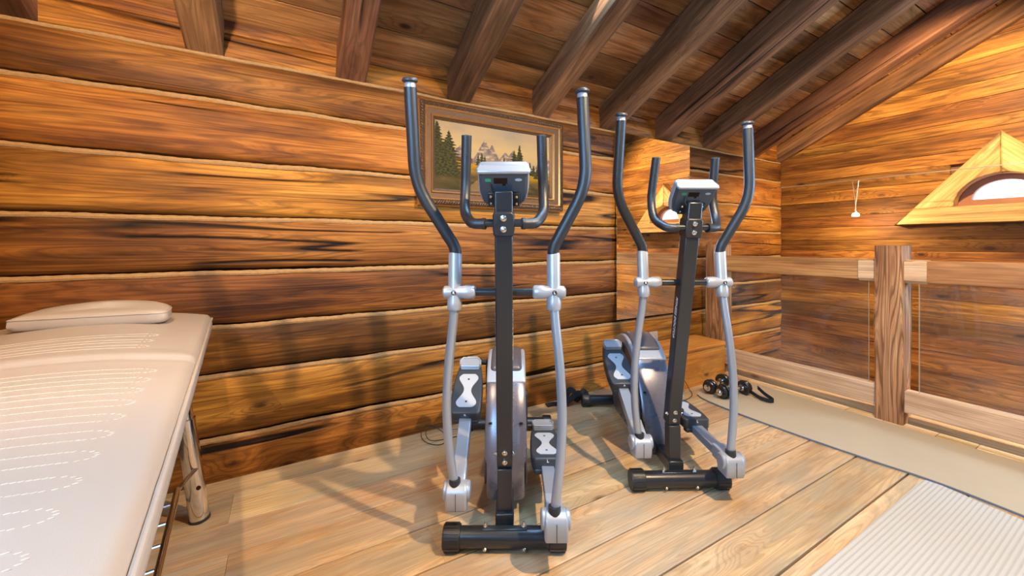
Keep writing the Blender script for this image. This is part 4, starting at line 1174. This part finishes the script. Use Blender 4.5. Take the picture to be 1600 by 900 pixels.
        text_obj('pedal_letter', 'R' if s < 0 else 'L', .015, M['white'], pd, po - a_ * .0012 + nu * .0195, X, nu, bold=.0004)
    return el

el = make_elliptical()
el.location = (.6425, 1.174, 0); el.rotation_euler = (0, 0, R(-29.89))
tag(el, 'elliptical trainer standing in front of the painting, nearer and more to the left', 'elliptical trainer', 'elliptical trainers')
e2 = copy_tree(el)
e2.location = (1.454, 1.097, 0); e2.rotation_euler = (0, 0, R(-28.45))
tag(e2, 'elliptical trainer standing in front of the wall mirror, further right', 'elliptical trainer', 'elliptical trainers')

# ------------------------------------------------------------------ lights
def point(loc, w, col=(1, .70, .40), r=.03):
    l = bpy.data.lights.new('lamp', 'POINT'); l.energy = w; l.color = col; l.shadow_soft_size = r
    o = bpy.data.objects.new('light_warm', l); COL.objects.link(o); o.location = loc; return o
def area(loc, rot, sx, sy, w, col):
    l = bpy.data.lights.new('daylight', 'AREA'); l.shape = 'RECTANGLE'; l.size = sx; l.size_y = sy; l.energy = w; l.color = col
    o = bpy.data.objects.new('light_daylight', l); COL.objects.link(o); o.location = loc; o.rotation_euler = rot; return o
WARM = (1, .72, .42)
def spot(loc, to, w, ang=140, blend=.5, col=None, r=.02):
    l = bpy.data.lights.new('lamp', 'SPOT'); l.energy = w; l.color = col or WARM; l.shadow_soft_size = r; l.spot_size = R(ang); l.spot_blend = blend
    o = bpy.data.objects.new('light_warm', l); COL.objects.link(o); o.location = loc
    o.rotation_euler = (V(to) - V(loc)).to_track_quat('-Z', 'Y').to_euler(); return o
point((4.1, 1.436, 1.262), 15, WARM, .015)
spot((4.1, -.25, 1.25), (4.1, -.1, 0), 30)  # added unseen spot further along the wire, brightens the void
spot((3.55, -.6, 1.15), (4.4, .9, -.6), 180, 85)  # added fill spot inside the stair void, lifts the dark lower wall
spot((1.25, -.12, 2.40), (1.35, .9, 0), 310, 130)
spot((-.35, .95, 2.1), (-.55, 2.1, 1.15), 85, 130)
spot((3.3, .42, 2.36), (4.4, .85, 1.5), 230, 118)
c_ = V(sk.location)
COOL = (.30, .60, 1)
area((c_.x, c_.y - .03, c_.z + .02), (-math.atan(SL), 0, 0), hw * 2 - .09, hl * 2 - .09, 45, COOL)
area((-.2, YB + .12, 1.75), (R(90), 0, 0), 1.0, 1.1, 14, COOL)
area((XL + .07, .05, 1.55), (0, R(-90), 0), .85, .9, 58, COOL)
area((XR - .06, -1.25, 1.6), (0, R(90), 0), 1.1, 1.4, 170, COOL)
sn = bpy.data.lights.new('sun', 'SUN'); sn.energy = 16; sn.angle = R(.6); so_ = bpy.data.objects.new('light_sun', sn); COL.objects.link(so_)
so_.rotation_euler = V((.8, .45, -.62)).to_track_quat('-Z', 'Y').to_euler(); so_.location = (-3, -2, 5)

w = bpy.data.worlds.new('sky'); SC.world = w; w.use_nodes = True
bg = w.node_tree.nodes['Background']; bg.inputs[0].default_value = (.86, .93, 1, 1); bg.inputs[1].default_value = 2.2

# ------------------------------------------------------------------ camera
cd = bpy.data.cameras.new('camera'); cam = bpy.data.objects.new('camera', cd); COL.objects.link(cam)
cam.location = (0, 0, 1.05); cam.rotation_euler = (R(90), 0, R(-29.8))
cd.sensor_width = 36; cd.lens = 36 * 620 / 1600; cd.shift_y = -69 / 1600; cd.clip_start = .02
SC.camera = cam
SC.view_settings.view_transform = 'Standard'; SC.view_settings.look = 'None'
SC.view_settings.exposure = 0.06; SC.view_settings.gamma = 1; SC.view_settings.use_curve_mapping = False
SC.cycles.denoising_prefilter = 'ACCURATE'
